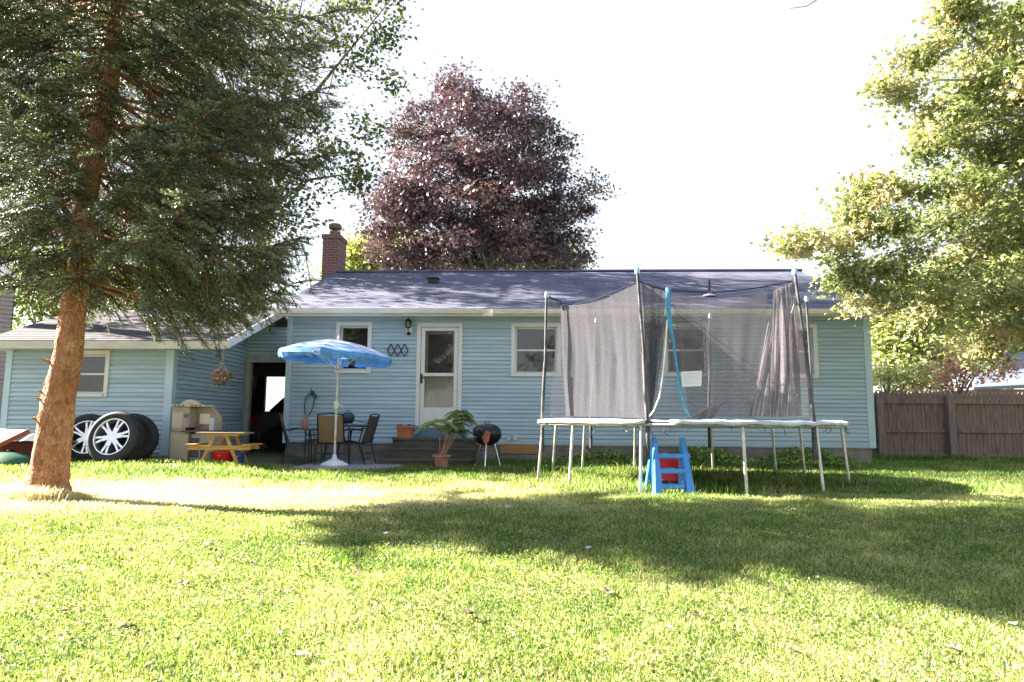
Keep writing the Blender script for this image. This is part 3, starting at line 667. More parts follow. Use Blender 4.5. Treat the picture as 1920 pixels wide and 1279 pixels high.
def patio_chair(loc, rz, fabric, label):
    r = thing('patio_chair', label, 'chair', loc, rz, 'sling chairs on the patio')
    for s in (-1, 1):
        mb = MB(); mb.tube([(s*.27,.26,0), (s*.27,.24,.4), (s*.28,.22,.62), (s*.28,-.05,.66), (s*.26,-.24,.62)], .013, 8); mb.tube([(s*.27,-.30,0), (s*.26,-.2,.36), (s*.25,-.24,.5)], .013, 8); mb.build('leg', M_BLACK, r, smooth=True)
    mb = MB()
    for s in (-1, 1): mb.tube([(s*.24,.25,.42), (s*.24,0,.38), (s*.24,-.2,.4), (s*.24,-.27,.6), (s*.235,-.36,.92)], .013, 8)
    mb.tube([(-.235,-.36,.92),(0,-.375,.94),(.235,-.36,.92)], .013, 8); mb.tube([(-.24,.25,.42),(.24,.25,.42)], .012, 8); mb.tube([(-.26,-.22,.2),(.26,-.22,.2)], .01, 8); mb.build('frame', M_BLACK, r, smooth=True)
    def strip(pts, nm):
        mb = MB(); vs = []; 
        for y, z in pts:
            for k in range(5): x = -.235+.47*k/4; vs.append((x, y, z-.015*math.sin(math.pi*k/4)))
        for y, z in pts:
            for k in range(5): x = -.235+.47*k/4; vs.append((x, y-.006, z-.006-.015*math.sin(math.pi*k/4)))
        n = len(pts); fs = []
        for off in (0, n*5):
            for i in range(n-1):
                for k in range(4): fs.append((off+i*5+k, off+i*5+k+1, off+(i+1)*5+k+1, off+(i+1)*5+k))
        mb.add(vs, fs); mb.build(nm, fabric, r, smooth=True)
    strip([(.25,.42),(.1,.395),(-.05,.385),(-.18,.4)], 'seat'); strip([(-.19,.42),(-.24,.55),(-.30,.74),(-.355,.91)], 'backrest')
    return r
patio_chair((at(560, 866, Y=13.0).x, 13.0, PZ), R(-68), M_SLINGD, 'dark brown sling chair seen from its side, left of the patio table')
patio_chair((at(616, 866, Y=12.85).x-.04, 13.3, PZ), R(3), M_SLING, 'tan sling chair with its back to the lawn, beside the umbrella pole')
patio_chair((at(668, 866, Y=13.4).x, 13.35, PZ), R(80), M_SLINGD, 'dark sling chair tucked against the right side of the patio table')
tb = at(645, 802, Y=13.55); pt = thing('patio_table', 'round patio table with dark top and thin metal legs behind the umbrella', 'table', (tb.x, 13.55, PZ), 0)
mb = MB(); mb.lathe([(.0,.69),(.46,.69),(.48,.70),(.48,.715),(.46,.722),(0,.72)], 32); mb.build('table_top', M_TEAL, pt)
for k in range(4):
    a = k*math.pi/2+.5; mb = MB(); mb.tube([(.38*math.cos(a), .38*math.sin(a), .69), (.30*math.cos(a), .30*math.sin(a), .35), (.42*math.cos(a), .42*math.sin(a), 0)], .014, 8); mb.build('leg', M_BLACK, pt, smooth=True)
q = at(652, 800, Y=13.5); tg = thing('tabletop_grill', 'small dark tabletop grill with a white side panel on the patio table', 'grill', (q.x, 13.5, PZ+.722), 0)
mb = MB(); mb.lathe([(.06,.03),(.11,.07),(.13,.13),(.13,.15)], 18); mb.lathe([(.135,.15),(.12,.2),(.07,.235),(0,.245)], 18); mb.build('body', M_TEAL, tg, smooth=True)
mb = MB(); mb.box((-.17,-.08,.03),(-.13,.06,.14)); mb.build('side_panel', M_WHITE, tg, bevel=.005)
mb = MB()
for a in range(3): mb.tube([(.07*math.cos(a*2.1), .07*math.sin(a*2.1), .05), (.11*math.cos(a*2.1), .11*math.sin(a*2.1), 0)], .008, 5)
mb.tube([(-.04,0,.25),(-.04,0,.28),(.04,0,.28),(.04,0,.25)], .008, 5); mb.tube([(.1,0,.1),(.5,-.05,.02)], .009, 6); mb.build('legs_and_handle', M_BLACK, tg)
q = at(571, 802, Y=13.4); st_ = thing('side_stand', 'dark slatted stand beside the brown chair under the hose', 'stand', (at(590,866,Y=13.6).x, 13.6, PZ), 0)
mb = MB(); mb.box((-.18,-.15,.62),(.18,.15,.645)); mb.build('top', M_TEAL, st_)
for sx in (-1,1):
    for sy in (-1,1): mb = MB(); mb.box((sx*.16-.012, sy*.13-.012, 0),(sx*.16+.012, sy*.13+.012,.62)); mb.build('leg', M_TEAL, st_)
mb = MB(); mb.box((-.15,-.14,.42),(.15,-.12,.45)); mb.box((-.15,-.14,.52),(.15,-.12,.55)); mb.build('slat', M_TEAL, st_)
mb = MB(); mb.lathe([(.055,0),(.06,.02),(.06,.15),(.03,.2),(.025,.26),(0,.265)], 16); o = mb.build('bottle', mat('coppery_plastic', (.42,.17,.10), .35, .2, 6), smooth=True); place(o, (at(572,800,Y=13.6).x, 13.6, PZ+.647)); tag(o, 'coppery orange bottle standing below the hanging hose', 'bottle')

# kettle grill
gp = at(913, 866, Y=13.0); kg = thing('kettle_grill', 'black open kettle grill on three silver legs right of the potted plant', 'grill', (gp.x, 13.0, g(gp.x,13)), R(20))
mb = MB(); mb.lathe([(0,.40),(.10,.405),(.2,.46),(.262,.56),(.272,.62),(.262,.625),(.25,.56),(.18,.47),(0,.42)], 28); mb.build('bowl', M_BLACK, kg, smooth=True)
mb = MB(); Ml = Matrix.Translation((0,.03,.62)) @ Matrix.Rotation(R(12), 4, 'X'); mb.lathe([(.275,0),(.26,.09),(.19,.15),(.08,.18),(0,.185)], 28, Ml); mb.tube([Ml@Vector(v) for v in ((-.06,0,.18),(-.06,0,.22),(.06,0,.22),(.06,0,.18))], .01, 6); mb.build('lid', M_BLACK, kg, smooth=True)
mb = MB(); mb.lathe([(0,.32),(.11,.33),(.12,.35),(0,.345)], 16); mb.build('ash_pan', M_STEEL, kg)
for k in range(3):
    a = R(-115)+k*R(120); mb = MB(); mb.tube([(.14*math.cos(a),.14*math.sin(a),.46),(.27*math.cos(a),.27*math.sin(a),0)], .013, 8); mb.build('leg', M_ALLOY, kg, smooth=True)
mb = MB(); mb.tube([(-.24,-.12,.55),(-.40,-.16,.58),(-.42,-.14,.58)], .011, 6); mb.build('handle', M_STEEL, kg)
mb = MB(); mb.prism([(-.10,0),(-.02,.13),(.06,.10),(.03,-.06),(-.03,-.14)], -.01, .0, Matrix.Translation((-.09,-.275,.55)) @ Matrix.Rotation(R(-14),4,'Z')); mb.build('heat_mitt', mat('reddish_cloth', (.35,.12,.09), .9, .3, 12), kg)

# potted plant (drooping)
pp = at(828, 876, Y=12.5); pl = thing('potted_plant', 'tall drooping green plant with dry stems in a round terracotta pot before the steps', 'potted plant', (pp.x, 12.5, g(pp.x,12.5)), 0)
mb = MB(); mb.lathe([(.0,0),(.10,0),(.135,.2),(.165,.21),(.17,.255),(.15,.255),(.13,.22),(0,.21)], 24); mb.build('pot', mat('faded_terracotta', (.34,.17,.12), .85, .25, 9), pl, smooth=True)
stems = [[(0,0,.2),(.08,0,.5),(.20,0,.8),(.32,-.02,1.03)], [(.02,.02,.2),(.15,.03,.45),(.28,.03,.65),(.42,.0,.88)], [(-.02,0,.2),(.06,-.02,.5),(.12,-.04,.78),(-.02,-.1,.86),(-.18,-.12,.80)], [(0,.03,.2),(.12,.06,.5),(.3,.1,.75),(.36,.1,.95)]]
mb = MB()
for s_ in stems: mb.tube(s_, [.016]*(len(s_)-1)+[.008], 6)
mb.tube([(-.03,0,.2),(-.045,0,.55)], .01, 6); mb.build('stem', mat('dry_stem', (.34,.18,.13), .9, .3, 9), pl)
ML_PLANT = leafmat('palm_leaf', [(0,(.04,.09,.04)),(.5,(.14,.22,.10)),(1,(.32,.38,.12))], .35)
V=[];Fc=[];A=[]
def frond(b, d, L, tone, n=12, w_=.009):
    b = np.array(b, float); d = np.array(d, float); d /= np.linalg.norm(d)
    side = np.cross(d, [0,0,1.]); side /= (np.linalg.norm(side)+1e-6)
    for i in range(n):
        t_ = i/n; c_ = b + d*L*t_ + np.array([0,0,-.55*L*t_*t_])
        for s in (-1,1):
            l = .075*(1-t_*.6); tip = c_ + side*s*l + d*.05 + np.array([0,0,-.05-.05*t_]); m_ = (c_+tip)/2
            k = len(V); V.extend([c_, m_+d*w_, tip, m_-d*w_]); Fc.append([k,k+1,k+2,k+3]); A.extend([tone+random.uniform(-.15,.15)]*4)
for (tx,ty,tz), nn, tone in (((.32,-.02,1.03),17,.6),((.42,0,.88),12,.4),((.36,.1,.95),12,.5),((-.18,-.12,.80),13,.95),((-.02,-.1,.86),12,.9),((.2,0,.8),14,.45),((.28,.03,.68),16,.2)):
    for i in range(nn):
        a = i*2.4+random.random(); frond((tx,ty,tz), (math.cos(a), math.sin(a), random.uniform(-.1,.7)), random.uniform(.18,.32), tone)
npmesh('foliage', V, Fc, ML_PLANT, pl, A)

# ------------------------------------------------------------------ picnic table, toys, play kitchen
def lg(px, py, Y): q = at(px, py, Y=Y); return (q.x, Y, g(q.x, Y))
L = lg(420, 866, 11.75); pc = thing('picnic_table', 'small yellow wooden picnic table standing before the beige play kitchen', 'table', L, R(4))
mb = MB()
for k in range(4): mb.box((-.38,-.3+k*.155,.50),(.38,-.3+k*.155+.145,.525))
mb.build('table_top', mat('grey_worn_wood', (.26,.20,.13), .8, .2, 6, (1,5,5)), pc, bevel=.003)
for y in (-.24, .24):
    for s in (-1, 1): mb = MB(); mb.beam((s*.08+(.0), y, .50), (s*.30, y, 0), .05, .03, (0,1,0)); mb.build('leg', M_PINE, pc)
    mb = MB(); mb.box((-.50,y-.03,.24),(.50,y-.015,.31)); mb.build('cross_brace', M_PINE, pc, bevel=.003)
    mb = MB(); mb.box((-.30,y-.02,.465),(.30,y+.02,.498)); mb.build('cleat', M_PINE, pc)
for s in (-1, 1): mb = MB(); mb.box((s*.45-.08,-.32,.312),(s*.45+.08,.32,.335)); mb.build('bench', M_PINE, pc, bevel=.003)
def bucket(nm, r0, r1, h, m, loc, label, cat):
    r = thing(nm, label, cat, loc, 0); mb = MB(); mb.lathe([(0,0),(r0,0),(r1,h),(r1+.012,h),(r1+.012,h-.02),(r1-.012,h-.02),(r0-.01,.015),(0,.015)], 24); mb.build('shell', m, r, smooth=True)
    mb = MB(); mb.tube([(-r1,0,h-.02),(-r1*.8,-.05,h+.0),(0,-r1,h-.08),(r1*.8,-.05,h+.0),(r1,0,h-.02)], .006, 5); mb.build('handle', M_WHITE, r); return r
q = lg(418, 862, 11.95); bucket('bucket', .15, .18, .20, M_REDPL, (q[0],11.95,q[2]), 'wide red plastic bucket on the grass under the yellow picnic table', 'bucket')
q = lg(448, 862, 11.9); bucket('bucket', .07, .09, .20, mat('deep_blue_plastic', (.01,.04,.22), .4), (q[0],11.9,q[2]), 'small dark blue bucket under the right side of the picnic table', 'bucket')
q = lg(393, 862, 12.0); bucket('bucket', .10, .10, .17, mat('mauve_grey_plastic', (.20,.20,.28), .5), (q[0],12.0,q[2]), 'mauve grey bucket under the left bench of the picnic table', 'bucket')
# play kitchen
L = lg(316, 862, 12.25); x1 = at(398, 862, Y=12.25).x; W_ = x1-L[0]; pk = thing('play_kitchen', 'beige plastic toy kitchen with arched back standing against the blue side wall', 'play kitchen', (L[0], 12.25, L[2]), R(-3))
Ht = at(350, 752, Y=12.25).z - L[2]; cw = W_
mb = MB(); mb.box((0,0,0),(.34,.34,.50)); mb.box((.0,.01,.5),(.32,.34,Ht-.10)); mb.build('cabinet', M_TAN, pk, bevel=.015)
mb = MB(); mb.box((.015,-.008,.02),(.325,0,.46)); mb.box((.02,.001,.56),(.2,.010,Ht-.2)); mb.build('cabinet_door', M_TANL, pk, bevel=.01)
mb = MB(); mb.box((.345,.06,0),(cw,.34,.47)); mb.build('oven', M_GREYPL, pk, bevel=.015)
mb = MB(); mb.box((.36,.045,.06),(.50,.06,.40)); mb.box((.53,.045,.05),(.66,.06,.30)); mb.build('oven_door', mat('dark_grey_plastic', (.08,.085,.10), .4), pk, bevel=.008)
mb = MB(); mb.box((.24,-.10,.50),(cw+.12,.34,.53)); mb.build('counter', M_BROWNPL, pk, bevel=.008)
mb = MB(); mb.prism([(.32,.53),(cw,.53),(cw,Ht-.30),(cw-.08,Ht-.18),(.6,Ht-.10),(.32,Ht-.10)], .28, .34); mb.build('back_panel', M_TAN, pk, bevel=.008)
mb = MB(); mb.box((.38,.262,.64),(.56,.279,Ht-.22)); mb.build('toy_window', mat('cream_plastic', (.72,.72,.60), .5), pk)
mb = MB(); mb.box((.23,.0,.75),(.31,.009,Ht-.22)); mb.build('toy_phone', mat('blue_grey_plastic', (.07,.10,.20), .4), pk)
mb = MB(); mb.box((-.01,-.02,Ht-.10),(.60,.34,Ht-.06)); mb.prism([(.12,Ht-.06),(.5,Ht-.06),(.42,Ht+.0),(.3,Ht+.03),(.2,Ht+.0)], .02, .1)
mb.build('canopy', M_TANL, pk, bevel=.008)
for k in range(6):
    xk = .05+k*.07 if k < 3 else .15+k*.07
    mb = MB(); mb.box((xk,-.024,Ht-.092),(xk+.04,-.021,Ht-.068)); mb.build('canopy_slot', M_BROWNPL, pk)
q = pk.matrix_world; 
mb = MB(); mb.lathe([(0,0),(.06,0),(.09,.05),(.085,.05),(.055,.01),(0,.01)], 16); mb.tube([(.08,0,.045),(.2,-.03,.09)], .01, 6); o = mb.build('toy_pan', M_BLACK, smooth=True); place(o, (L[0]+.36, 12.22, L[2]+.53)); tag(o, 'small dark toy pan on the brown counter of the play kitchen', 'toy pan')
mb = MB(); mb.lathe([(.04,0),(.045,.02),(.045,.16),(.035,.2),(.04,.22),(0,.225)], 14); o = mb.build('cup', M_GREYPL, smooth=True); place(o, (at(397,808,Y=12.2).x, 12.2, L[2]+.53)); tag(o, 'tall pale grey cup at the right end of the play kitchen counter', 'cup')
mb = MB(); mb.lathe([(.03,0),(.05,.1),(0,.11)], 10); 
# hanging basket
hb = at(413, 705, Y=12.55); hbk = thing('hanging_basket', 'hanging basket of pink and white flowers under the eave of the wing', 'hanging basket', (hb.x, 12.55, hb.z-.12), 0)
mb = MB(); mb.lathe([(0,0),(.09,.0),(.14,.10),(.15,.13),(.13,.13),(0,.11)], 18); mb.build('basket', mat('brown_basket', (.16,.09,.06), .9, .3, 14), hbk, smooth=True)
et = at(424, 652, Y=12.5).z
mb = MB()
for a in (0, 2.1, 4.2): mb.tube([(.14*math.cos(a), .14*math.sin(a), .12), (.03, 0, .38)], .003, 4)
mb.tube([(.03,0,.38),(.03,0,et-hb.z+.12)], .004, 4); mb.build('hanger', M_WHITE, hbk)
V=[];Fc=[];A=[]
def petals(n, cen, rad, size):
    for i in range(n):
        d = np.array([random.gauss(0,1), random.gauss(0,1), random.gauss(0,1)]); d /= np.linalg.norm(d); c_ = np.array(cen)+d*np.array(rad)*random.uniform(.5,1.05)
        a = np.cross(d,[.3,.2,1.]); a /= np.linalg.norm(a); b_ = np.cross(d,a); s = size*random.uniform(.6,1.3); k = len(V)
        V.extend([c_-a*s, c_-b_*s, c_+a*s, c_+b_*s]); Fc.append([k,k+1,k+2,k+3]); A.extend([random.random()]*4)
petals(420, (0,0,.13), (.18,.16,.15), .017)
npmesh('flowers', V, Fc, leafmat('pink_petal', [(0,(.20,.06,.05)),(.4,(.45,.16,.14)),(.8,(.75,.50,.48)),(1,(.9,.85,.8))], .3, tcol=(1.1,1,1)), hbk, A)
V=[];Fc=[];A=[]; petals(160, (.13,0,.12), (.16,.12,.08), .016); petals(160, (0,0,.02), (.15,.13,.12), .015)
npmesh('leaves', V, Fc, leafmat('basket_leaf', [(0,(.06,.07,.03)),(1,(.30,.24,.12))], .3), hbk, A)

# ------------------------------------------------------------------ wheels leaning on the wing
def wheel(px, py, Y, Dm, face, lean, label, rim=True, wd=.26, spin=0):
    q = at(px, py, Y=Y); gzv = g(q.x, Y); r_ = Dm/2
    root = thing('tyre_and_rim' if rim else 'spare_tyre', label, 'wheel' if rim else 'tyre', (q.x, Y, gzv), face, 'wheels leaning against the wing')
    Mx = Matrix.Rotation(-lean, 4, 'X') @ Matrix.Translation((0, 0, r_-.01)) @ Matrix.Rotation(R(90), 4, 'X') @ Matrix.Rotation(spin, 4, 'Z')
    h = wd/2; rr = r_*.70; mb = MB(); prof = [(rr, -h*.8), (rr+.02, -h*.92), (r_*.86, -h), (r_*.96, -h*.85), (r_, -h*.6), (r_, h*.6), (r_*.96, h*.85), (r_*.86, h), (rr+.02, h*.92), (rr, h*.8), (rr*.98, 0), (rr, -h*.8)]
    mb.lathe(prof[:-1]+[prof[-1]], 48, Mx); mb.f = [f for f in mb.f if len(f) == 4]
    for k in range(48):
        a = 2*math.pi*k/48
        for sgn in (-1, 1):
            mb.box((r_-.004, -.012, sgn*h*.32-h*.24), (r_+.01, .014, sgn*h*.32+h*.24), Mx @ Matrix.Rotation(a+sgn*.03, 4, 'Z'))
    mb.build('tyre', M_RUBBER, root, smooth=True)
    if not rim:
        mb = MB(); mb.lathe([(0,-.03),(rr*1.0,-.03),(rr*1.0,.0),(0,.0)], 32, Mx); mb.build('hub_disc', M_BLACK, root)
    if rim:
        mb = MB(); mb.lathe([(rr*1.01, h*.86), (rr*1.0, h*.93), (rr*.95, h*.93), (rr*.92, h*.80), (rr*.90, -h*.7), (rr*.94,-h*.7), (rr*.97,h*.7)], 48, Mx); mb.f = [f for f in mb.f if len(f) == 4]
        mb.build('rim', M_ALLOY, root, smooth=True)
        mb = MB()
        for k in range(6):
            a = k*math.pi/3
            for s in (-1, 1):
                Mk = Mx @ Matrix.Rotation(a, 4, 'Z')
                p1 = Vector((rr*.16, s*rr*.06, h*.62)); p2 = Vector((rr*.55, s*rr*.07, h*.66)); p3 = Vector((rr*.93, s*rr*.15, h*.60))
                mb.beam(Mk @ p1, Mk @ p2, rr*.15, rr*.12, Mk.to_3x3() @ Vector((0,0,1))); mb.beam(Mk @ p2, Mk @ p3, rr*.13, rr*.11, Mk.to_3x3() @ Vector((0,0,1)))
        mb.lathe([(rr*.26,h*.5),(rr*.26,h*.66),(rr*.18,h*.76),(0,h*.78)], 24, Mx); mb.build('spokes', M_ALLOY, root, smooth=False, bevel=.006)
        mb = MB(); mb.lathe([(0,-.02),(rr*.9,-.02)], 24, Mx); mb.build('rim_barrel', M_BLACK, root)
    return root
wheel(206, 868, 11.35, .86, R(-4), R(14), 'large chrome-spoked wheel nearest the lawn, in front of the other tyres', spin=.2)
wheel(160, 866, 11.95, .80, R(12), R(10), 'chrome-spoked wheel half hidden behind the spruce trunk', spin=.5)
wheel(243, 866, 11.95, .82, R(24), R(10), 'bare black tyre leaning behind the front chrome wheel', rim=False, wd=.24)

# ------------------------------------------------------------------ toys far left
L = lg(22, 862, 11.5); ss_ = thing('toy_slide', 'orange toy slide chute lying on its side at the left edge of the lawn', 'toy slide', (L[0], 11.3, g(L[0],11.3)), R(0))
mb = MB(); mb.add([(-.75,-.1,.22),(.1,-.35,.24),(.42,-.05,.50),(-.4,.15,.52)],[(0,1,2,3)]); mb.add([(-.75,-.1,.25),(.1,-.35,.27),(.42,-.05,.53),(-.4,.15,.55)],[(0,1,2,3)]); mb.beam((.1,-.35,.26),(.42,-.05,.52),.03,.07); mb.beam((-.75,-.1,.24),(.1,-.35,.26),.03,.05); mb.build('chute', M_ORANGE, ss_)
mb = MB(); mb.box((-.5,.0,0),(-.42,.06,.35)); mb.box((-.1,.0,0),(-.02,.06,.35)); mb.build('support', M_ORANGE, ss_)
mb = MB(); mb.lathe([(0,0),(.42,0),(.46,.05),(.36,.13),(.15,.2),(0,.21)], 24, Matrix.Diagonal((1.1,.7,1,1))); o = mb.build('sandbox_lid', M_GREENPL, smooth=True); q = lg(8, 862, 10.95); place(o, q); tag(o, 'green domed sandbox lid on the grass under the orange slide', 'sandbox lid')
L = lg(55, 862, 11.7); wg = thing('toy_wagon', 'dark red toy wagon under a dark cover, left of the spruce trunk', 'wagon', (L[0]+.1, 11.75, L[2]), 0)
mb = MB(); mb.prism([(-.42,.1),(.42,.1),(.5,.33),(-.5,.33)], -.2, .2); mb.build('tub', mat('maroon_plastic', (.09,.02,.02), .5, .2, 5), wg, bevel=.01)
mb = MB()
for i in range(12):
    a, b_ = -.52+i*.087, -.52+(i+1)*.087
    za, zb = .36+.07*abs(math.sin(i*1.7)), .36+.07*abs(math.sin((i+1)*1.7)); mb.add([(a,-.24,za-.06),(b_,-.24,zb-.06),(b_,0,zb+.05),(a,0,za+.05),(b_,.22,zb-.02),(a,.22,za-.02)],[(0,1,2,3),(3,2,4,5)])
mb.build('cover', mat('navy_sheet', (.025,.035,.07), .5, .3, 6), wg, smooth=True)
for s in (-1,1):
    for s2 in (-1,1): mb = MB(); mb.lathe([(0,-.03),(.09,-.03),(.1,0),(.09,.03),(0,.03)], 16, Matrix.Translation((s*.32, s2*.22, .1)) @ Matrix.Rotation(R(90),4,'X')); mb.build('wheel', M_RUBBER, wg)

# ------------------------------------------------------------------ car in the garage
cl_ = HM @ Vector((hl(466, 800, 2.4)[0], 2.4, .05)); car = thing('parked_car', 'dark grey car seen through the open garage doorway', 'car', cl_, YAW+R(-6))
# local x from tail (0) to nose (4.2), y depth 0..1.7, z up
prof = [(.0,.35),(.02,.75),(.10,.92),(.35,.98),(.9,1.36),(1.5,1.45),(2.2,1.42),(2.9,1.0),(3.9,.86),(4.2,.6),(4.2,.3)]
mb = MB(); lowp = [(0,.35),(-.03,.55),(.02,.78),(.10,.95),(.45,1.0),(2.9,.98),(3.9,.85),(4.2,.62),(4.2,.3),(3.7,.22),(3.55,.5),(3.2,.62),(2.85,.5),(2.7,.2),(1.25,.2),(1.1,.5),(.75,.64),(.42,.5),(.28,.24)]
mb.prism(lowp, 0, 1.7); mb.build('body', M_CARP, car, bevel=.05)
mb = MB(); mb.prism([(.42,1.0),(.8,1.34),(1.4,1.42),(2.1,1.40),(2.85,.99)], .12, 1.58); mb.build('cabin', M_BLACK, car, bevel=.04)
for xx in (.77, 3.2):
    for yy in (-.01, 1.55):
        mb = MB(); mb.lathe([(.2,-.09),(.3,-.09),(.325,-.05),(.325,.05),(.3,.09),(.2,.09)], 28, Matrix.Translation((xx, yy+.08, .32)) @ Matrix.Rotation(R(90),4,'X')); wh = mb.build('wheel', M_RUBBER, car, smooth=True)
        mb = MB()
        for k in range(5): mb.box((0,-.03,-.02),(.2,.03,.08), Matrix.Translation((xx, yy+.08, .32)) @ Matrix.Rotation(R(90),4,'X') @ Matrix.Rotation(k*1.2566,4,'Z'))
        mb.build('rim', M_STEEL, wh)
mb = MB(); mb.box((-.035,-.012,.66),(.26,.06,.82)); mb.build('taillight', M_LENS, car, bevel=.02)
mb = MB(); mb.box((-.07,-.012,.32),(.3,1.7,.55)); mb.build('bumper', M_CARP, car, bevel=.04)

# ------------------------------------------------------------------ trampoline
TC = Vector((2.60, 10.45, 0)); TR = 2.16
gt = g(TC.x, TC.y); tz = .85 - gt
tr = thing('trampoline', 'round trampoline with grey safety net, bent padded poles and galvanised legs', 'trampoline', (TC.x, TC.y, gt), 0)
def rim(a, r=TR, z=tz): a = R(a); return Vector((r*math.cos(a), r*math.sin(a), z))
mb = MB(); mb.tube([rim(a, TR, tz-.03) for a in range(0, 361, 6)], .022, 8, caps=False); mb.build('rim_frame', M_STEEL, tr, smooth=True)
mb = MB(); mb.lathe([(0, tz-.035),(1.0, tz-.03),(TR-.32, tz-.01),(TR-.32,tz-.016),(0,tz-.045)], 48); mb.build('jumping_mat', M_MAT, tr, smooth=True)
mb = MB(); vs=[]; fs=[]; N=96
for k in range(N):
    a = 360*k/N; ww = random.uniform(-.008,.008); torn = .0
    vs += [rim(a, TR-.34, tz+.0), rim(a, TR-.05, tz+.028+ww), rim(a, TR+.035, tz+.010+ww), rim(a, TR+.04, tz-.022+ww*1.5)]
for k in range(N):
    k2 = (k+1)%N
    if k in (65, 66): continue
    for j in range(3): fs.append((k*4+j, k2*4+j, k2*4+j+1, k*4+j+1))
mb.add(vs, fs); pd = mb.build('safety_pad', M_PAD, tr, smooth=True); sm = pd.modifiers.new('t','SOLIDIFY'); sm.thickness=.012
mb = MB()
for k in range(72):
    a = k*5+2; mb.tube([rim(a, TR-.33, tz-.02), rim(a, TR-.03, tz-.03)], .008, 4)
mb.build('springs', M_STEEL, tr)
mb = MB()
for k in range(20):
    mb = MB(); a = random.uniform(180, 360); l = random.uniform(.04,.12); b = rim(a, TR+.02, tz-.04); mb.tube([b, b+Vector((random.uniform(-.03,.03),0,-l*.6)), b+Vector((random.uniform(-.05,.05),0,-l))], .004, 4); mb.build('pad_strap', M_BLACK, tr)
for a in (186, 214, 242, 274, 303, 345, 20, 35, 64, 100, 128, 150):
    mb = MB(); q = rim(a, TR-.01, tz-.05); e = rim(a, TR+.06, 0); e.z = g(TC.x+e.x, TC.y+e.y)-gt-.03
    mb.tube([q, q+(e-q)*.15, e], .021, 10); mb.build('leg', M_STEEL, tr, smooth=True)
Mfoam = mat('worn_black_foam', (.022,.021,.024), .6, 0, 5, (1,1,1), c2=(.12,.11,.12))
tops = {}
for a, ptop, bot in ((186, (1025,552), (1017,785)), (242, (1195,506), (1214,790)), (303, (1490,508), (1526,790)), (6, (1512,560), (1524,785)), (64, (1331,592), (1329,785)), (122, (1118,600), (1108,785))):
    b = rim(a, TR+.03); Yw = TC.y+b.y; tp = at(*ptop, Y=Yw) - Vector((TC.x, TC.y, gt)); bt = at(*bot, Y=Yw) - Vector((TC.x, TC.y, gt))
    tops[a] = tp; lo = Vector((bt.x, b.y, tz-.45)); md = bt*.55 + tp*.45 + Vector((.012,0,0)); md2 = bt*.12+tp*.88
    inn = -Vector((tp.x, tp.y, 0)).normalized()
    mb = MB(); mb.tube([lo, bt, bt*.8+tp*.2, md], .026, 10); mb.tube([md, md2, tp], .019, 10)
    po = mb.build('pole', Mfoam if a in (242,303,186) else mat('dark_pole', (.07,.07,.08), .6, .3, 6), tr, smooth=True)
    mb = MB(); mb.lathe([(.03,-.05),(.034,0),(.02,.035),(0,.04)], 12, Matrix.Translation(tp)); mb.build('pole_cap', mat('pale_cap', (.35,.60,.72), .5), po, smooth=True)
    if a in (186, 6):
        mb = MB(); sx = 1 if a == 186 else -1
        mb.tube([tp+Vector((0,0,-.02)), tp+Vector((sx*.08,0,-.06)), tp+Vector((sx*.2,-.02,-.10)), tp+Vector((sx*.25,-.02,-.24))], .012, 8); mb.build('pole_arm', M_BLACK, po, smooth=True)
# nets
def panel(A0, B0, A1, B1, m, name='net', nx=40, nz=34, sag=.0, fold=.02, ffreq=14, gather=0, bulge=0, seed=0, pinch=None):
    """A0,B0 bottom ends; A1,B1 top ends"""
    rs = random.Random(seed); ph = [rs.uniform(0,6.3) for _ in range(6)]
    d = (B0-A0); nrm = Vector((d.y, -d.x, 0)).normalized(); vs=[]; fs=[]
    for j in range(nz+1):
        t_ = j/nz
        for i in range(nx+1):
            s = i/nx; lo = A0.lerp(B0, s); hi = A1.lerp(B1, s); hi = hi + Vector((0,0,-sag*math.sin(math.pi*s)))
            q = lo.lerp(hi, t_)
            env = math.sin(math.pi*min(1, t_*1.15+.02))*.7+.3
            f_ = fold*(math.sin(s*ffreq+ph[0]+1.5*math.sin(t_*2+ph[1])) + .6*math.sin(s*ffreq*2.3+ph[2]+2*t_) + .4*math.sin(s*ffreq*4.7+ph[3]-3*t_))*env
            q = q + nrm*(f_ + bulge*math.sin(math.pi*s)*math.sin(math.pi*t_))
            vs.append(q)
    for j in range(nz):
        for i in range(nx):
            a = j*(nx+1)+i; fs.append((a, a+1, a+nx+2, a+nx+1))
    mb = MB(); mb.add(vs, fs); return mb.build(name, m, tr, smooth=True)
N_LIT = netmat('net_sunlit', (.118,.112,.124), .78, .5, .17)  # sunlit look put into this net by higher opacity and a paler tone
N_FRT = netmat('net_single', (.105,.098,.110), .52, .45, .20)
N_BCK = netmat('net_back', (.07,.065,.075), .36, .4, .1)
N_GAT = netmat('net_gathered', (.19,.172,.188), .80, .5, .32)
def lp(px, py, Yrel): return at(px, py, Y=TC.y+Yrel) - Vector((TC.x, TC.y, gt))
y1, y2, y3, y4, y5, y6 = (rim(a).y for a in (186,242,303,6,64,122))
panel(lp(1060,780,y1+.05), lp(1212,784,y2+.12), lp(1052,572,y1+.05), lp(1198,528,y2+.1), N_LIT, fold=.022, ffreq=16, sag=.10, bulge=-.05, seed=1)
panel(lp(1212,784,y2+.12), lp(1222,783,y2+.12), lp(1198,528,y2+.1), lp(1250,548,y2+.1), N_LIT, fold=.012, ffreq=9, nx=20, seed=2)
panel(lp(1212,784,y2+.14), lp(1225,783,y2+.14), lp(1198,600,y2+.12), lp(1250,604,y2+.12), N_LIT, fold=.012, ffreq=9, nx=20, seed=12)
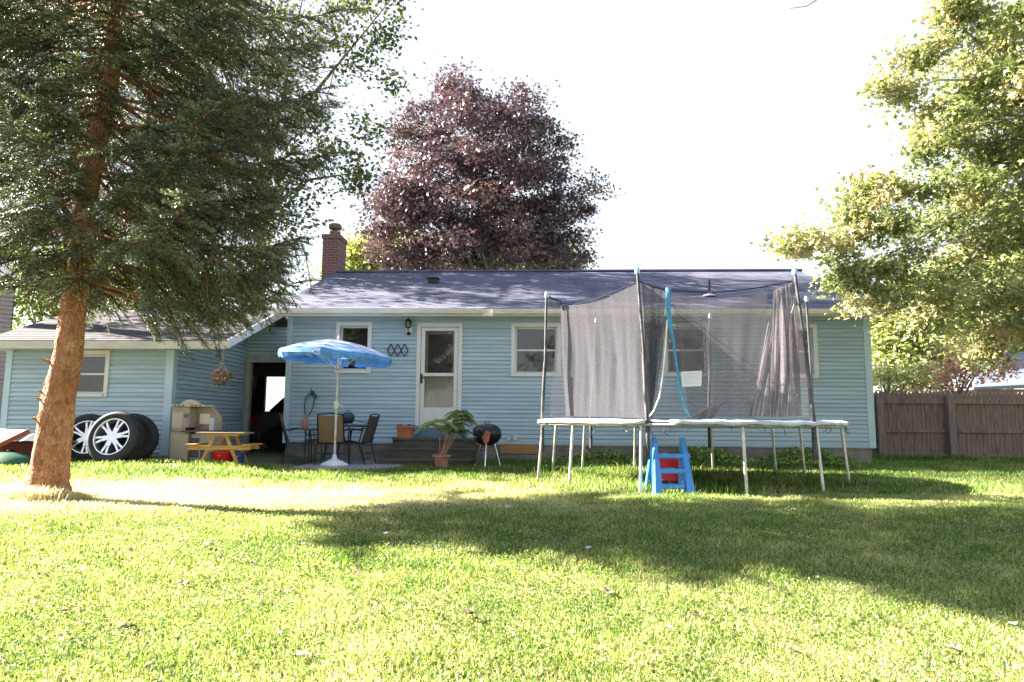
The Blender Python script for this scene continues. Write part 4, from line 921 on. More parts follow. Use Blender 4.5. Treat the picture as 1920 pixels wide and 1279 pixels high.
panel(lp(1292,782,y2+.1), lp(1415,784,y3+.1), lp(1258,548,y2+.1), lp(1440,545,y3+.1), N_FRT, fold=.012, ffreq=8, sag=.12, seed=3)
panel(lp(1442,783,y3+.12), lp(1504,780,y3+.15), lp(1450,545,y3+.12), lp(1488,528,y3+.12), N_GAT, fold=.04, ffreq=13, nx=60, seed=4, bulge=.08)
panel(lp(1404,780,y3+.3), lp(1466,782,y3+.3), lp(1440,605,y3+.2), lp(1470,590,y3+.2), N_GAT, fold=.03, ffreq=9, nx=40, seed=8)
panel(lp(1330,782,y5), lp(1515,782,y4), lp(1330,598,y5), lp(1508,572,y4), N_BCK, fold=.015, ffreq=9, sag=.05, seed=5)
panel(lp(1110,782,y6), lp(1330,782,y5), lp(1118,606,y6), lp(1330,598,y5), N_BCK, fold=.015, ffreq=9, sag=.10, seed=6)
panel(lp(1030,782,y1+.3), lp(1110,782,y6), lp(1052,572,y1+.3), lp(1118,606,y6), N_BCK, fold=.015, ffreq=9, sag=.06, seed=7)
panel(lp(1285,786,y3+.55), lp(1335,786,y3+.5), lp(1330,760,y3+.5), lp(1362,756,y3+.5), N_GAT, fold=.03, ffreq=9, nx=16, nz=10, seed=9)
mb = MB(); pts = [lp(x, y, y2+.06) for x, y in ((1251,600),(1247,660),(1241,715),(1236,745),(1226,770),(1214,786))]; mb.tube(pts, .010, 7)
mb.build('entrance_edging', mat('white_webbing', (.80,.78,.76), .7, .1, 8), tr, smooth=True)
mb = MB(); pts = [lp(x, y, y2+.06) for x, y in ((1253,540),(1252,570),(1255,600),(1263,645),(1271,700),(1276,735),(1284,765),(1295,782))]; mb.tube(pts, [.03,.032,.028,.016,.016,.014,.012,.012], 8); mb.build('blue_sleeve', M_BLUEFOAM, tr, smooth=True)
mb = MB(); mb.tube([lp(1198,527,y2+.08), lp(1225,538,y2+.08), lp(1255,545,y2+.08), lp(1340,549,y3+.08), lp(1420,540,y3+.08), lp(1485,527,y3+.08)], .008, 6); mb.tube([lp(1030,566,y1), lp(1075,572,y1), lp(1130,556,y1-.8), lp(1198,527,y2+.08)], .006, 6)
mb.tube([lp(1508,572,y4), lp(1430,592,(y4+y5)/2), lp(1330,598,y5), lp(1220,612,(y5+y6)/2), lp(1118,606,y6)], .007, 6); mb.build('top_rope', M_BLACK, tr)
# warning sheet with faint writing
A_, B_, C_, D_ = lp(1277,697,y2+.02), lp(1316,695,y2+.02), lp(1315,724,y2+.02), lp(1279,725,y2+.02)
mb = MB(); mb.add([A_, B_, C_, D_, A_+Vector((0,.004,0)), B_+Vector((0,.004,0)), C_+Vector((0,.004,0)), D_+Vector((0,.004,0))], [(0,3,2,1),(4,5,6,7),(0,1,5,4),(1,2,6,5),(2,3,7,6),(3,0,4,7)]); sh = mb.build('warning_sheet', M_PAPER, tr)
mb = MB()
for r_ in range(5):
    x = .08
    while x < .9:
        w2 = random.uniform(.04,.12)
        def PQ(a, b): return A_.lerp(B_, a).lerp(D_.lerp(C_, a), b) + Vector((0,-.003,0))
        if x+w2 < .93: mb.add([PQ(x,.16+r_*.16), PQ(x+w2,.16+r_*.16), PQ(x+w2,.20+r_*.16), PQ(x,.20+r_*.16)], [(0,3,2,1)])
        x += w2+.03
mb.build('faded_print', mat('faded_ink', (.5,.5,.46), .8), sh)

# blue step ladder in front
q = at(1262, 925, Y=8.45); gl = g(q.x, 8.45); ld = thing('step_ladder', 'sky blue plastic step ladder at the front of the trampoline', 'ladder', (q.x, 8.45, gl), R(2))
def lk(px, py, Y): v = at(px, py, Y=Y); return Vector((v.x-q.x, Y-8.45, v.z-gl))
for (pa, pb) in (((1228,820),(1232,926)), ((1281,820),(1293,926))):
    mb = MB(); t0 = lk(*pa, 8.62); b0 = lk(*pb, 8.38); t0.z = max(t0.z,.6); 
    # wedge side rail: wider to the foot
    def sec(c_, wx, wy): return [c_+Vector((sx*wx/2, sy*wy/2, 0)) for sx, sy in ((-1,-1),(1,-1),(1,1),(-1,1))]
    vs = sec(t0, .045, .05) + sec(t0.lerp(b0,.45), .07, .12) + sec(Vector((b0.x,b0.y,-.02)), .105, .2)
    fs = [(3,2,1,0)]
    for k in range(2):
        for i in range(4): fs.append((k*4+i, k*4+(i+1)%4, (k+1)*4+(i+1)%4, (k+1)*4+i))
    fs.append((8,9,10,11)); mb.add(vs, fs); mb.build('side_rail', M_BLUEPL, ld, bevel=.012)
    mb = MB(); s = -1 if pa[0] < 1260 else 1
    mb.beam(t0+Vector((0,.03,0)), Vector((b0.x+s*.02, .42, 0)), .05, .05); mb.build('rear_leg', M_BLUEPL, ld, bevel=.012)
for (yy, Yk) in ((852, 8.56), (880, 8.49), (909, 8.42)):
    l_, r_ = lk(1234, yy, Yk), lk(1290, yy, Yk); w_ = (yy-852)*.0004
    mb = MB(); mb.box((l_.x-.02, l_.y-.07, l_.z-.045), (r_.x+.02+w_, l_.y+.07, l_.z+.012)); mb.build('tread', M_BLUEPL, ld, bevel=.012)
q2 = at(1258, 905, Y=8.95); rb = thing('toy_truck', 'red plastic toy truck on the grass behind the blue ladder', 'toy', (q2.x, 9.0, g(q2.x, 9.0)), 0)
mb = MB(); mb.box((-.17,-.1,.10),(.14,.12,.24)); mb.box((-.17,-.1,.27),(.14,.12,.40)); mb.box((-.15,-.08,.24),(.12,.1,.27)); mb.build('body', M_REDPL, rb, bevel=.015)
for s in (-1,1):
    for s2 in (-.12,.14): mb = MB(); mb.lathe([(0,-.025),(.06,-.025),(.065,0),(.06,.025),(0,.025)], 16, Matrix.Translation((s*.11, s2, .065)) @ Matrix.Rotation(R(90),4,'X')); mb.build('wheel', M_RUBBER, rb)
mb = MB(); mb.tube([(.14,-.05,.12),(.2,-.06,.2),(.14,-.05,.23)], .012, 6); mb.build('handle', mat('yellow_plastic', (.5,.4,.08), .5), rb)

# ------------------------------------------------------------------ fence
FY = 17.3
fx0 = at(1638, 800, Y=FY).x; fe = thing('wood_fence', 'weathered brown wooden fence with dog-eared boards, its rails facing the lawn', 'fence', (fx0, FY, 0), R(-.5))
ztop = at(1720, 733, Y=FY).z; zr1 = at(1720, 748, Y=FY).z; zr2 = at(1720, 805, Y=FY).z
posts = [at(p_, 800, Y=FY).x - fx0 for p_ in (1647, 1779)]; sp = posts[1]-posts[0]; posts += [posts[1]+sp*1.35, posts[1]+sp*2.7, posts[1]+sp*4.05, posts[1]+sp*5.4]
for i, x in enumerate(posts):
    mb = MB(); pw = .085 if i != 1 else .09; h_ = at(1779, 742, Y=FY).z
    mb.box((x-pw, -.16, -.3), (x+pw*.9, -.03, h_+ (0 if i==1 else -.02))); mb.build('post', M_FPOST, fe, bevel=.01)
for i in range(len(posts)-1):
    a, b_ = posts[i], posts[i+1]
    if i == 0: a = -.35
    mb = MB(); x = a
    while x < b_-.02:
        wd = .095+random.uniform(-.004,.004); zt = ztop+random.uniform(-.02,.02) - .015*i; yo = random.uniform(0,.006)
        mb.prism([(x,.03),(x+wd,.03),(x+wd,zt-.08),(x+wd*.72,zt-.03),(x+wd*.6,zt),(x+wd*.4,zt),(x+wd*.28,zt-.03),(x,zt-.08)], .0+yo, .018+yo); x += wd+.008
    mb.build('picket_panel', M_FENCE, fe)
    mb = MB(); mb.box((a+.0, -.045, zr1-.12), (b_-.0, -.002, zr1)); mb.build('rail', M_FENCE, fe, bevel=.004)
    mb = MB(); mb.box((a+.0, -.045, zr2-.08), (b_-.0, -.002, zr2)); mb.build('rail', M_FENCE, fe, bevel=.004)
    mb = MB(); mb.box((a+.0, -.045, .04), (b_-.0, -.002, .15)); mb.build('kickboard', M_FENCE, fe, bevel=.004)

# ------------------------------------------------------------------ neighbour buildings
q = at(1826, 726, Y=26); nb = thing('garden_shed', 'neighbour shed with pale metal roof showing above the fence at the right edge', 'shed', (q.x, 26, 0), 0)
z0 = q.z; mb = MB(); mb.box((.3,.3,0),(6.5,4.5,z0-.05)); mb.build('wall', M_TAUPE, nb)
mb = MB(); mb.add([(0,0,z0),(7,-.2,z0+.4),(7,2.4,z0+1.75),(2.1,2.4,z0+1.55),(0,0,z0-.1),(7,-.2,z0+.3),(7,5,z0+.3),(0,5,z0)],[(0,1,2,3),(4,5,1,0),(3,2,6,7),(0,3,7,4)]); mb.build('roof', mat('pale_metal_roof', (.16,.18,.22), .4, .1, 2, (1,8,1)), nb)
q = at(22, 600, Y=19); z1 = at(10, 520, Y=19).z
nh = thing('neighbour_house', 'taupe neighbouring building cut by the left edge of the view', 'house', (q.x-6*math.cos(R(39)), 19-6*math.sin(R(39)), 0), R(39))
mb = MB(); siding(mb, 0, 6, .2, z1, Tf(0), e=.12); siding(mb, 0, 5, .2, z1, Ts(6), e=.12); mb.box((.01,.01,0),(5.98,5,z1)); mb.build('wall', M_TAUPE, nh)
mb = MB(); roof_slope(mb, -.4, 6.0, -.1, z1-.02, 2.5, z1+1.0); roof_slope(mb, -.4, 6.0, 5.1, z1-.02, 2.5, z1+1.0); mb.build('roof', M_ROOF, nh)

# ------------------------------------------------------------------ vegetation
def frames(n, upbias=0.0):
    d = rng.normal(size=(n,3)); d[:,2] = np.abs(d[:,2])*(1+upbias) if upbias > 0 else d[:,2]
    d /= np.linalg.norm(d, axis=1, keepdims=True)
    r_ = rng.normal(size=(n,3)); a = np.cross(d, r_); a /= np.linalg.norm(a, axis=1, keepdims=True)+1e-9; b_ = np.cross(d, a)
    return d, a, b_
def leaves(P, size, tone, shape='maple', upbias=0.6):
    n = len(P); d, a, b_ = frames(n, upbias); s = (size*rng.uniform(.65,1.3,n))[:,None]
    if shape == 'maple':
        pts = [(0,0,0),(-.55,.5,-.12),(-.16,.46,0),(0,1,-.15),(.16,.46,0),(.55,.5,-.12)]; tris = [(0,4,2),(2,4,3),(0,2,1),(0,5,4)]
    else:
        pts = [(0,0,0),(-.32,.5,.04),(0,1,-.12),(.32,.5,.04)]; tris = [(0,3,1),(1,3,2)]
    k = len(pts); V = np.empty((n,k,3))
    for i,(x,y,z) in enumerate(pts): V[:,i] = P + s*(a*x + b_*(y-.4) + d*z)
    base = (np.arange(n)*k)[:,None]
    F_ = np.concatenate([base+np.array(t_)[None] for t_ in tris]); return V.reshape(-1,3), F_, np.repeat(tone, k)
NSF = 10.0
def cluster_pts(clusters, per, sub=.30, surf=.65, flat=1.0, spacing=None):
    """clusters: (cx,cy,cz,rx,ry,rz,weight)"""
    P=[]; T=[]; S=[]
    for (cx,cy,cz,rx,ry,rz,wt) in clusters:
        vol = (rx*ry*rz)**(2/3.); ns = max(5, int(wt*vol*NSF))
        u = rng.normal(size=(ns,3)); u /= np.linalg.norm(u,axis=1,keepdims=True); rr = np.where(rng.random(ns)<surf, rng.uniform(.8,1.02,ns), rng.uniform(.2,.85,ns))
        c_ = np.array([cx,cy,cz]) + u*rr[:,None]*np.array([rx,ry,rz]); S.append(c_)
        tn = rng.uniform(0,1,ns)
        for k in range(ns):
            m_ = int(per*rng.uniform(.5,1.5)); g_ = rng.normal(size=(m_,3))*np.array([sub,sub,sub*.55*flat])*rng.uniform(.6,1.3); P.append(c_[k]+g_); T.append(np.clip(tn[k]*.55+rng.uniform(0,.5,m_),0,1))
    return np.concatenate(P), np.concatenate(T), np.concatenate(S)
def limbs_to(mb, base, top, targets, r0, n=14, fine=60):
    base = Vector(base); top = Vector(top); tg = list(targets); random.shuffle(tg)
    for k, c_ in enumerate(tg[:n]):
        c_ = Vector(c_); s = base.lerp(top, random.uniform(.25,1)); m_ = s.lerp(c_, .5) + Vector((random.uniform(-.3,.3), random.uniform(-.3,.3), random.uniform(.1,.6)))
        mb.tube([s, s.lerp(m_,.5)+Vector((0,0,.1)), m_, m_.lerp(c_,.6), c_], [r0*.34, r0*.25, r0*.15, r0*.08, r0*.025], 6, caps=False)
        for j in range(fine//n):
            e = Vector(tg[(k*7+j*3) % len(tg)]); 
            if (e-m_).length < 2.6: mb.tube([m_, m_.lerp(e,.5)+Vector((0,0,.12)), e], [r0*.08, r0*.045, r0*.012], 4, caps=False)

def decid(name, label, cat, base, h_trunk, r0, clusters, per, size, lmat, bark=None, sub=.3, shape='maple', group=None, nl=16, fine=80, surf=.65, lean=(0,0)):
    root = thing(name, label, cat, base, 0, group); P, T, S = cluster_pts(clusters, per, sub, surf)
    V, F_, A = leaves(P, size, T, shape); npmesh('crown', V, F_, lmat, root, A, origin=base)
    mb = MB(); b = Vector(base); tp = b + Vector((lean[0], lean[1], h_trunk))
    mb.tube([b-Vector((0,0,.2)), b+Vector((0,0,.3)), b.lerp(tp,.4)+Vector((.05,0,0)), b.lerp(tp,.75), tp], [r0*1.35, r0*1.05, r0*.85, r0*.6, r0*.2], 10)
    limbs_to(mb, b.lerp(tp,.35), tp, [tuple(s) for s in S], r0, nl, fine); mb.v = [tuple(Vector(v)-b) for v in mb.v]; mb.build('trunk', bark or M_BARKG, root, smooth=True); return root
def cl(px, py, Y, rpx, rpy=None, ry=None, w_=1.0):
    q = at(px, py, Y=Y); k = Y/F_PX; rx = rpx*k; rz = (rpy or rpx)*k; return (q.x, Y, q.z, rx, ry or (rx+rz)/2, rz, w_)

ML_PURP = leafmat('purple_leaf', [(0,(.034,.027,.040)),(.35,(.078,.060,.074)),(.7,(.145,.105,.112)),(1,(.19,.145,.105))], .20, .38, tcol=(1.6,1.1,1.1), spec=.7)
ML_GRN = leafmat('green_leaf', [(0,(.035,.055,.03)),(.5,(.065,.09,.04)),(1,(.14,.16,.07))], .32, .45)
ML_MAPLE = leafmat('maple_leaf', [(0,(.045,.075,.03)),(.35,(.16,.21,.075)),(.7,(.34,.36,.17)),(1,(.54,.41,.31))], .36, .42, tcol=(1.25,1.2,.75))
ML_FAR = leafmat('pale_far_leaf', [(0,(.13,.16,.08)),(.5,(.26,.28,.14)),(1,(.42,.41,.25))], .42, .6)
ML_PINK = leafmat('pinkish_leaf', [(0,(.20,.10,.08)),(.5,(.45,.26,.20)),(1,(.55,.45,.28))], .4, .6, tcol=(1.5,1.1,.9))

# purple maple behind the roof
Y = 26.0
pc_ = [cl(905,330,Y,150,150,3.2,1.1), cl(910,345,Y,90,80,2,1.1), cl(735,400,Y,60,60,None,1), cl(880,160,Y,60,40,None,.8), cl(830,230,Y,70,80), cl(960,250,Y,80,70), cl(1010,290,Y,65,65), cl(1040,380,Y,85,75), cl(800,340,Y,80,75), cl(760,420,Y,80,55), cl(1060,450,Y,80,50), cl(870,420,Y,110,60), cl(960,430,Y,90,60), cl(850,180,Y,45,40,None,.8), cl(985,200,Y,45,35,None,.7), cl(700,435,Y,48,28,None,.9), cl(740,370,Y,45,45,None,.9), cl(790,260,Y,50,50,None,.9), cl(905,480,Y,200,50,None,.9), cl(905,560,Y,180,40,None,.8), cl(820,490,Y,90,45), cl(1000,490,Y,100,40)]
b = at(905, 700, Y=Y); decid('purple_maple', 'dark purple-leaved maple rising behind the ridge of the house', 'tree', (b.x, Y, -.2), 7.5, .32, pc_, 150, .145, ML_PURP, sub=.34, nl=14, fine=90)
# airy green tree behind-left of the roof
Y = 19.5
gc = [cl(695,60,Y,60,60,1.2,.75), cl(640,20,Y,60,40,1.3,.6), cl(735,100,Y,32,35,.8,.7), cl(705,180,Y,42,55,1,.75), cl(640,130,Y,40,40,1,.3), cl(690,270,Y,55,40,1,.8), cl(730,20,Y,25,25,.6,.6), cl(620,290,Y,60,50,1.2,.7), cl(590,330,Y,60,50,1.4,.8), cl(640,340,Y,45,30,1,.5), cl(680,330,Y,30,28,.8,.45), cl(560,80,Y,60,80,1.3,.6), cl(520,450,Y,45,60,1.2,1.6), cl(555,400,Y,38,60,1.2,1.5), cl(500,520,Y,60,45,1.0,1.4), cl(560,230,Y,60,90,1.5,.9),
      cl(450,60,Y,120,120,1.8,.8), cl(420,280,Y,120,120,1.8,.8), cl(250,100,Y,130,130,1.8,.7), cl(420,470,Y,120,80,1.6,.8)]
gc = [c_[:1] + (c_[1]-.7,) + c_[2:4] + (c_[4]*1.25,) + c_[5:] for c_ in gc]
gc += [(-9.5,20.5,12,2,2,2,.34), (-7.5,20,15,1.8,1.8,1.6,.34), (-5.0,19.3,15.5,1.6,1.6,1.4,.3), (-9,19,9,1.6,1.8,1.8,.3), (-7,18.5,12,1.8,1.8,1.8,.3)]
b = Vector((-8.6, 22.8, 0)); Y = 22.8; decid('shade_tree', 'tall airy green tree with thin dark branches between the spruce and the chimney', 'tree', (b.x, Y, -.1), 10.5, .3, gc, 60, .14, ML_GRN, sub=.30, nl=18, fine=110, shape='leaf', lean=(1.0,-2.4))
decid('shade_tree', 'unseen green tree added left of the wing, beyond the view, to dapple its roof', 'tree', (-14.2, 14.9, 0), 7, .22, [(-13,14.4,6.6,1.9,1.5,1.4,.42),(-14.6,14.9,8.2,1.8,1.6,1.5,.42),(-13.4,15.3,8.6,1.5,1.5,1.3,.4),(-12.2,14.6,5.3,1.1,1.1,.8,.4)], 40, .14, ML_GRN, sub=.3, nl=10, fine=50, shape='leaf')  # out-of-view tree added to throw dappled shade on the wing roof
Y = 20.4
g2 = [(-13.5+dx, Y+dy, z_, r_, r_, r_*.9, .36) for dx, dy, z_, r_ in ((0,0,14.5,2.0),(-1.8,0,12,2.2),(1.8,.5,12,2.2),(0,-1,10,2.4),(2.2,0,15,1.5),(-2,1,9,2.2),(1,1,17,1.5))]
decid('shade_tree', 'second tall green tree, its crown standing behind the upper spruce limbs', 'tree', (-12.9, Y, -.1), 12.5, .32, g2, 55, .16, ML_GRN, sub=.32, nl=14, fine=80, shape='leaf')
# right maple
Y = 11.0
mc = [cl(1880,60,Y,110,80,1.0), cl(1800,40,Y,55,40,.5), cl(1730,110,Y,45,30,.5,.8), cl(1670,170,Y,50,22,.45,.7), cl(1790,170,Y,80,50,.8), cl(1760,240,Y,60,40,.7), cl(1900,200,Y,90,80,1), cl(1730,280,Y,35,22,.4,.6),
      cl(1850,290,Y,80,40,.8), cl(1780,360,Y,80,40,.8), cl(1690,350,Y,50,30,.5,.8), cl(1640,330+25,Y,35,25,.4,.7), cl(1600,400,Y,60,28,.6,.8), cl(1690,420,Y,90,45,.8), cl(1800,430,Y,100,60,1), cl(1900,400,Y,80,90,1), cl(1560,450,Y,60,35,.6,.8), cl(1490,462,Y,50,18,.4,.45), cl(1650,490,Y,80,45,.8), cl(1600,520,Y,40,16,.4,.6), cl(1730,520,Y,100,40,.8), cl(1850,530,Y,90,50,.9), cl(1650,560,Y,45,16,.4,.55), cl(1905,600,Y,50,50,.7), cl(1870,640,Y+.5,35,30,.5,.6), cl(1850,200,Y+.8,90,160,1,1), cl(1880,470,Y+.8,80,140,1,1), cl(1780,430,Y+.9,90,80,.8,1), cl(1770,30,Y,40,30,.5,.8), cl(1880,120,Y,80,90,.8,1.3), cl(1820,120,Y+1,90,100,1.2,1.2), cl(1880,430,Y+1.4,110,120,1.2,1.2), cl(1770,420,Y+1.2,70,60,.8,1), cl(1860,260,Y+1.3,90,90,1,1.1), cl(1900,20,Y,70,50,.8,1), cl(1860,350,Y+.5,90,60,.8,1), cl(1905,300,Y,40,60,.6,1), cl(1790,560,Y+.3,60,30,.7,.5),
      cl(2050,100,Y,160,200,2.0,.7), cl(2150,400,Y,200,180,2.2,.7), cl(2000,560,Y,110,90,1.5,.7)]
b = at(2120, 700, Y=Y+.6); mroot = decid('maple', 'big yellow-green maple with branches reaching in from the right edge', 'tree', (b.x, Y+.6, 0), 6.5, .3, mc, 185, .094, ML_MAPLE, sub=.19, nl=12, fine=90)
mb = MB()
for pts in (((2080,300),(1960,350),(1880,400),(1800,450),(1740,470)), ((2080,450),(1980,400),(1880,380),(1830,420),(1770,462)), ((2080,300),(1950,140),(1850,150),(1760,150),(1640,185))):
    q_ = [at(x, y_, Y=Y+random.uniform(-.2,.2)) - Vector((b.x, Y+.6, 0)) for x, y_ in pts]; mb.tube(q_, [.05,.035,.025,.015,.006], 6)
mb.build('limb', mat('pale_maple_bark', (.34,.31,.28), .85, .2, 8), mroot, smooth=True)
for i, (tx, ty, lab) in enumerate(((-9,-15,'unseen round green tree added behind the viewpoint for window reflections, on the left'),(1.5,-18,'unseen round green tree added behind the viewpoint for window reflections, in the middle'),(10,-14,'unseen round green tree added behind the viewpoint for window reflections, on the right'))):  # unseen trees added so the window glass has foliage to reflect
    decid('shade_tree', lab, 'tree', (tx, ty, 0), 6, .25, [(tx+dx, ty+dy, z_, r_, r_, r_*.8, .5) for dx, dy, z_, r_ in ((0,0,6.5,2.4),(-2.2,.5,4.6,1.8),(2.2,-.3,4.8,1.9),(.5,0,8.6,1.6),(0,.5,3.4,1.8))], 26, .26, ML_GRN, sub=.4, nl=8, fine=20, shape='leaf')
# twig poking in at the top
q = at(1500, 12, Y=6); mb = MB(); pts = [at(x, y_, Y=6) - q for x, y_ in ((1600,-60),(1545,-25),(1531,0),(1512,12),(1480,16))]; mb.tube(pts, [.012,.007,.005,.004,.002], 5); mb.tube([pts[1], at(1500,-20,Y=6)-q], [.004,.002], 4)
o = mb.build('bare_twig', M_TWIG); place(o, q); tag(o, 'thin bare twig hanging into the sky at the top edge', 'twig')
# trees beyond the fence
def bgtree(nm, label, px, Y, clus, size, m, per=70, sub=.45, cat='tree', h=4, r0=.15):
    b = at(px, 780, Y=Y); return decid(nm, label, cat, (b.x, Y, -.1), h, r0, clus, per, size, m, sub=sub, nl=10, fine=30, shape='leaf', group='trees beyond the fence')
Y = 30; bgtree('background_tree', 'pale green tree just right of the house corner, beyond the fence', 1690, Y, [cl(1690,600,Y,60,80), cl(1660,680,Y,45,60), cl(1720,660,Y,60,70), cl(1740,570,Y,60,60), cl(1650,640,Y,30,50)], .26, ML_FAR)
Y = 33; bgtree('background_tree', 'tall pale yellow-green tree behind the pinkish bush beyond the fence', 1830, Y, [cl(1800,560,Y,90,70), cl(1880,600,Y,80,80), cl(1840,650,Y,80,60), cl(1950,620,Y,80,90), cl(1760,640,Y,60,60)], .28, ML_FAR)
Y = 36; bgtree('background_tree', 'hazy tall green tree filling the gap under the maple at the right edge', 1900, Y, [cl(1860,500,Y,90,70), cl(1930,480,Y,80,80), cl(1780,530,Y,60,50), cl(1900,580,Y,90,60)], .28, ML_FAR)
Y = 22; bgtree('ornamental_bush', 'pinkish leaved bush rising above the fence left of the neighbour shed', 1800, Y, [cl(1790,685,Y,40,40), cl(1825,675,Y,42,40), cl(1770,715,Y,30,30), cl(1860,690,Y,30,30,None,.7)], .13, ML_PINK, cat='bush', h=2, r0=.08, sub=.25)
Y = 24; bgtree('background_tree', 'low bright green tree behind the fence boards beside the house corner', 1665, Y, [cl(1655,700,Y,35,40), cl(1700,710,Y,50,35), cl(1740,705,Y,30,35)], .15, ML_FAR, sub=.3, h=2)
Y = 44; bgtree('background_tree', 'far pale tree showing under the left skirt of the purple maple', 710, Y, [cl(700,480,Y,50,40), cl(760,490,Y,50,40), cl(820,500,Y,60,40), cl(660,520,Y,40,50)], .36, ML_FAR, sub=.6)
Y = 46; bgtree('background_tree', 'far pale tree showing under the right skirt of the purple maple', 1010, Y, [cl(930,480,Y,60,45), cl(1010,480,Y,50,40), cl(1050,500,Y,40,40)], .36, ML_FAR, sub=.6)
Y = 27; bgtree('background_tree', 'leafy green tree behind the wing roof, seen left of the spruce trunk', 60, Y, [cl(70,520,Y,60,60), cl(60,590,Y,60,50), cl(140,560,Y,70,70), cl(-60,500,Y,90,90), cl(180,500,Y,70,80)], .20, leafmat('mid_leaf', [(0,(.06,.10,.02)),(.5,(.15,.20,.04)),(1,(.30,.34,.06))], .45), sub=.4, h=6)
Y = 31; bgtree('background_tree', 'broad green tree behind the wing roof, seen right of the spruce trunk', 300, Y, [cl(250,540,Y,80,50), cl(340,540,Y,80,50), cl(300,450,Y,110,80)], .24, ML_GRN, sub=.45, h=6)

# ---------------- spruce
SB = at(88, 944, Y=7.3); SB = Vector((SB.x, 7.3, g(SB.x, 7.3)))
spruce = thing('spruce', 'big spruce with orange-brown trunk and drooping needled limbs in the left foreground', 'tree', SB, 0)
tpx = [(88,948,.30),(88,925,.255),(92,880,.225),(104,800,.20),(112,740,.195),(120,700,.18),(130,650,.165),(138,580,.155),(150,500,.148),(160,390,.135),(180,280,.13),(208,150,.10),(214,40,.09)]
tp_ = [at(x, y_, Y=7.3) for x, y_, r_ in tpx]; tr_ = [r_ for *_, r_ in tpx]
tp_[0].z -= .05
last = tp_[-1]; tp_ += [last+Vector((.1,0,2.5)), last+Vector((.15,0,5)), last+Vector((.15,0,8.2))]; tr_ += [.075,.05,.01]
# refine and roughen trunk
def spline(P, r, n):
    out=[]; ro=[]
    for i in range(len(P)-1):
        p0=P[max(i-1,0)];p1=P[i];p2=P[i+1];p3=P[min(i+2,len(P)-1)]
        for k in range(n):
            t_=k/n; out.append(.5*((2*p1)+(-p0+p2)*t_+(2*p0-5*p1+4*p2-p3)*t_*t_+(-p0+3*p1-3*p2+p3)*t_**3)); ro.append(r[i]*(1-t_)+r[i+1]*t_)
    return out+[P[-1]], ro+[r[-1]]
tr_ = [r_*.79 for r_ in tr_]; P_, R_ = spline(tp_, tr_, 7); vs=[]; fs=[]; NK=26
for i,(c_, r_) in enumerate(zip(P_, R_)):
    for k in range(NK):
        a = 2*math.pi*k/NK; fl = 1 + .42*max(0, 1-(c_.z-SB.z)/.32)**2*(.45+.55*math.sin(a*5+1)) if c_.z-SB.z < .32 else 1
        q = r_*fl*(1 + .035*math.sin(a*5+i*.31) + .03*math.sin(a*9-i*.7) + random.uniform(-.022,.022) + .05*max(0, math.sin(i*.62))**6)
        vs.append(Vector((c_.x+q*math.cos(a), c_.y+q*math.sin(a), c_.z)) - SB)
for i in range(len(P_)-1):
    for k in range(NK): fs.append((i*NK+k, i*NK+(k+1)%NK, (i+1)*NK+(k+1)%NK, (i+1)*NK+k))
mb = MB(); mb.add(vs, fs); mb.build('trunk', M_BARK, spruce, smooth=True)
def trunk_at(z):
    for a, b_ in zip(P_[:-1], P_[1:]):
        if a.z <= z <= b_.z: return a.lerp(b_, (z-a.z)/max(1e-6,(b_.z-a.z)))
    return P_[-1]
# stubs
for (px, py, dx, dz, r_) in ((68,788,-.09,.02,.022),(78,752,-.08,.03,.018),(84,742,-.06,.05,.014),(90,682,-.10,.05,.018),(118,592,-.08,.07,.012),(110,720,-.03,-.0,.02),(146,640,.05,.02,.012)):
    q = at(px, py, Y=7.22); c_ = trunk_at(q.z); s_ = c_ + Vector((math.copysign(.08, dx), -.05, 0)); e = s_ + Vector((dx*1.1, -.06, dz)); mb = MB(); mb.tube([s_-SB, (s_.lerp(e,.6))-SB, e-SB], [r_*1.6, r_, r_*.6], 8); mb.build('branch_stub', M_BARK, spruce, smooth=True)
for i in range(16):
    z = random.uniform(.6, 3.4); a = random.uniform(-2.9, -.2); c_ = trunk_at(z); rr = .12*(1.25-.15*z); d = Vector((math.cos(a), math.sin(a), 0)); s_ = c_+d*rr*.85; mb = MB(); mb.tube([s_-SB, s_+d*random.uniform(.02,.05)-SB], [.024,.008], 7); mb.build('branch_stub', M_BARK, spruce, smooth=True)

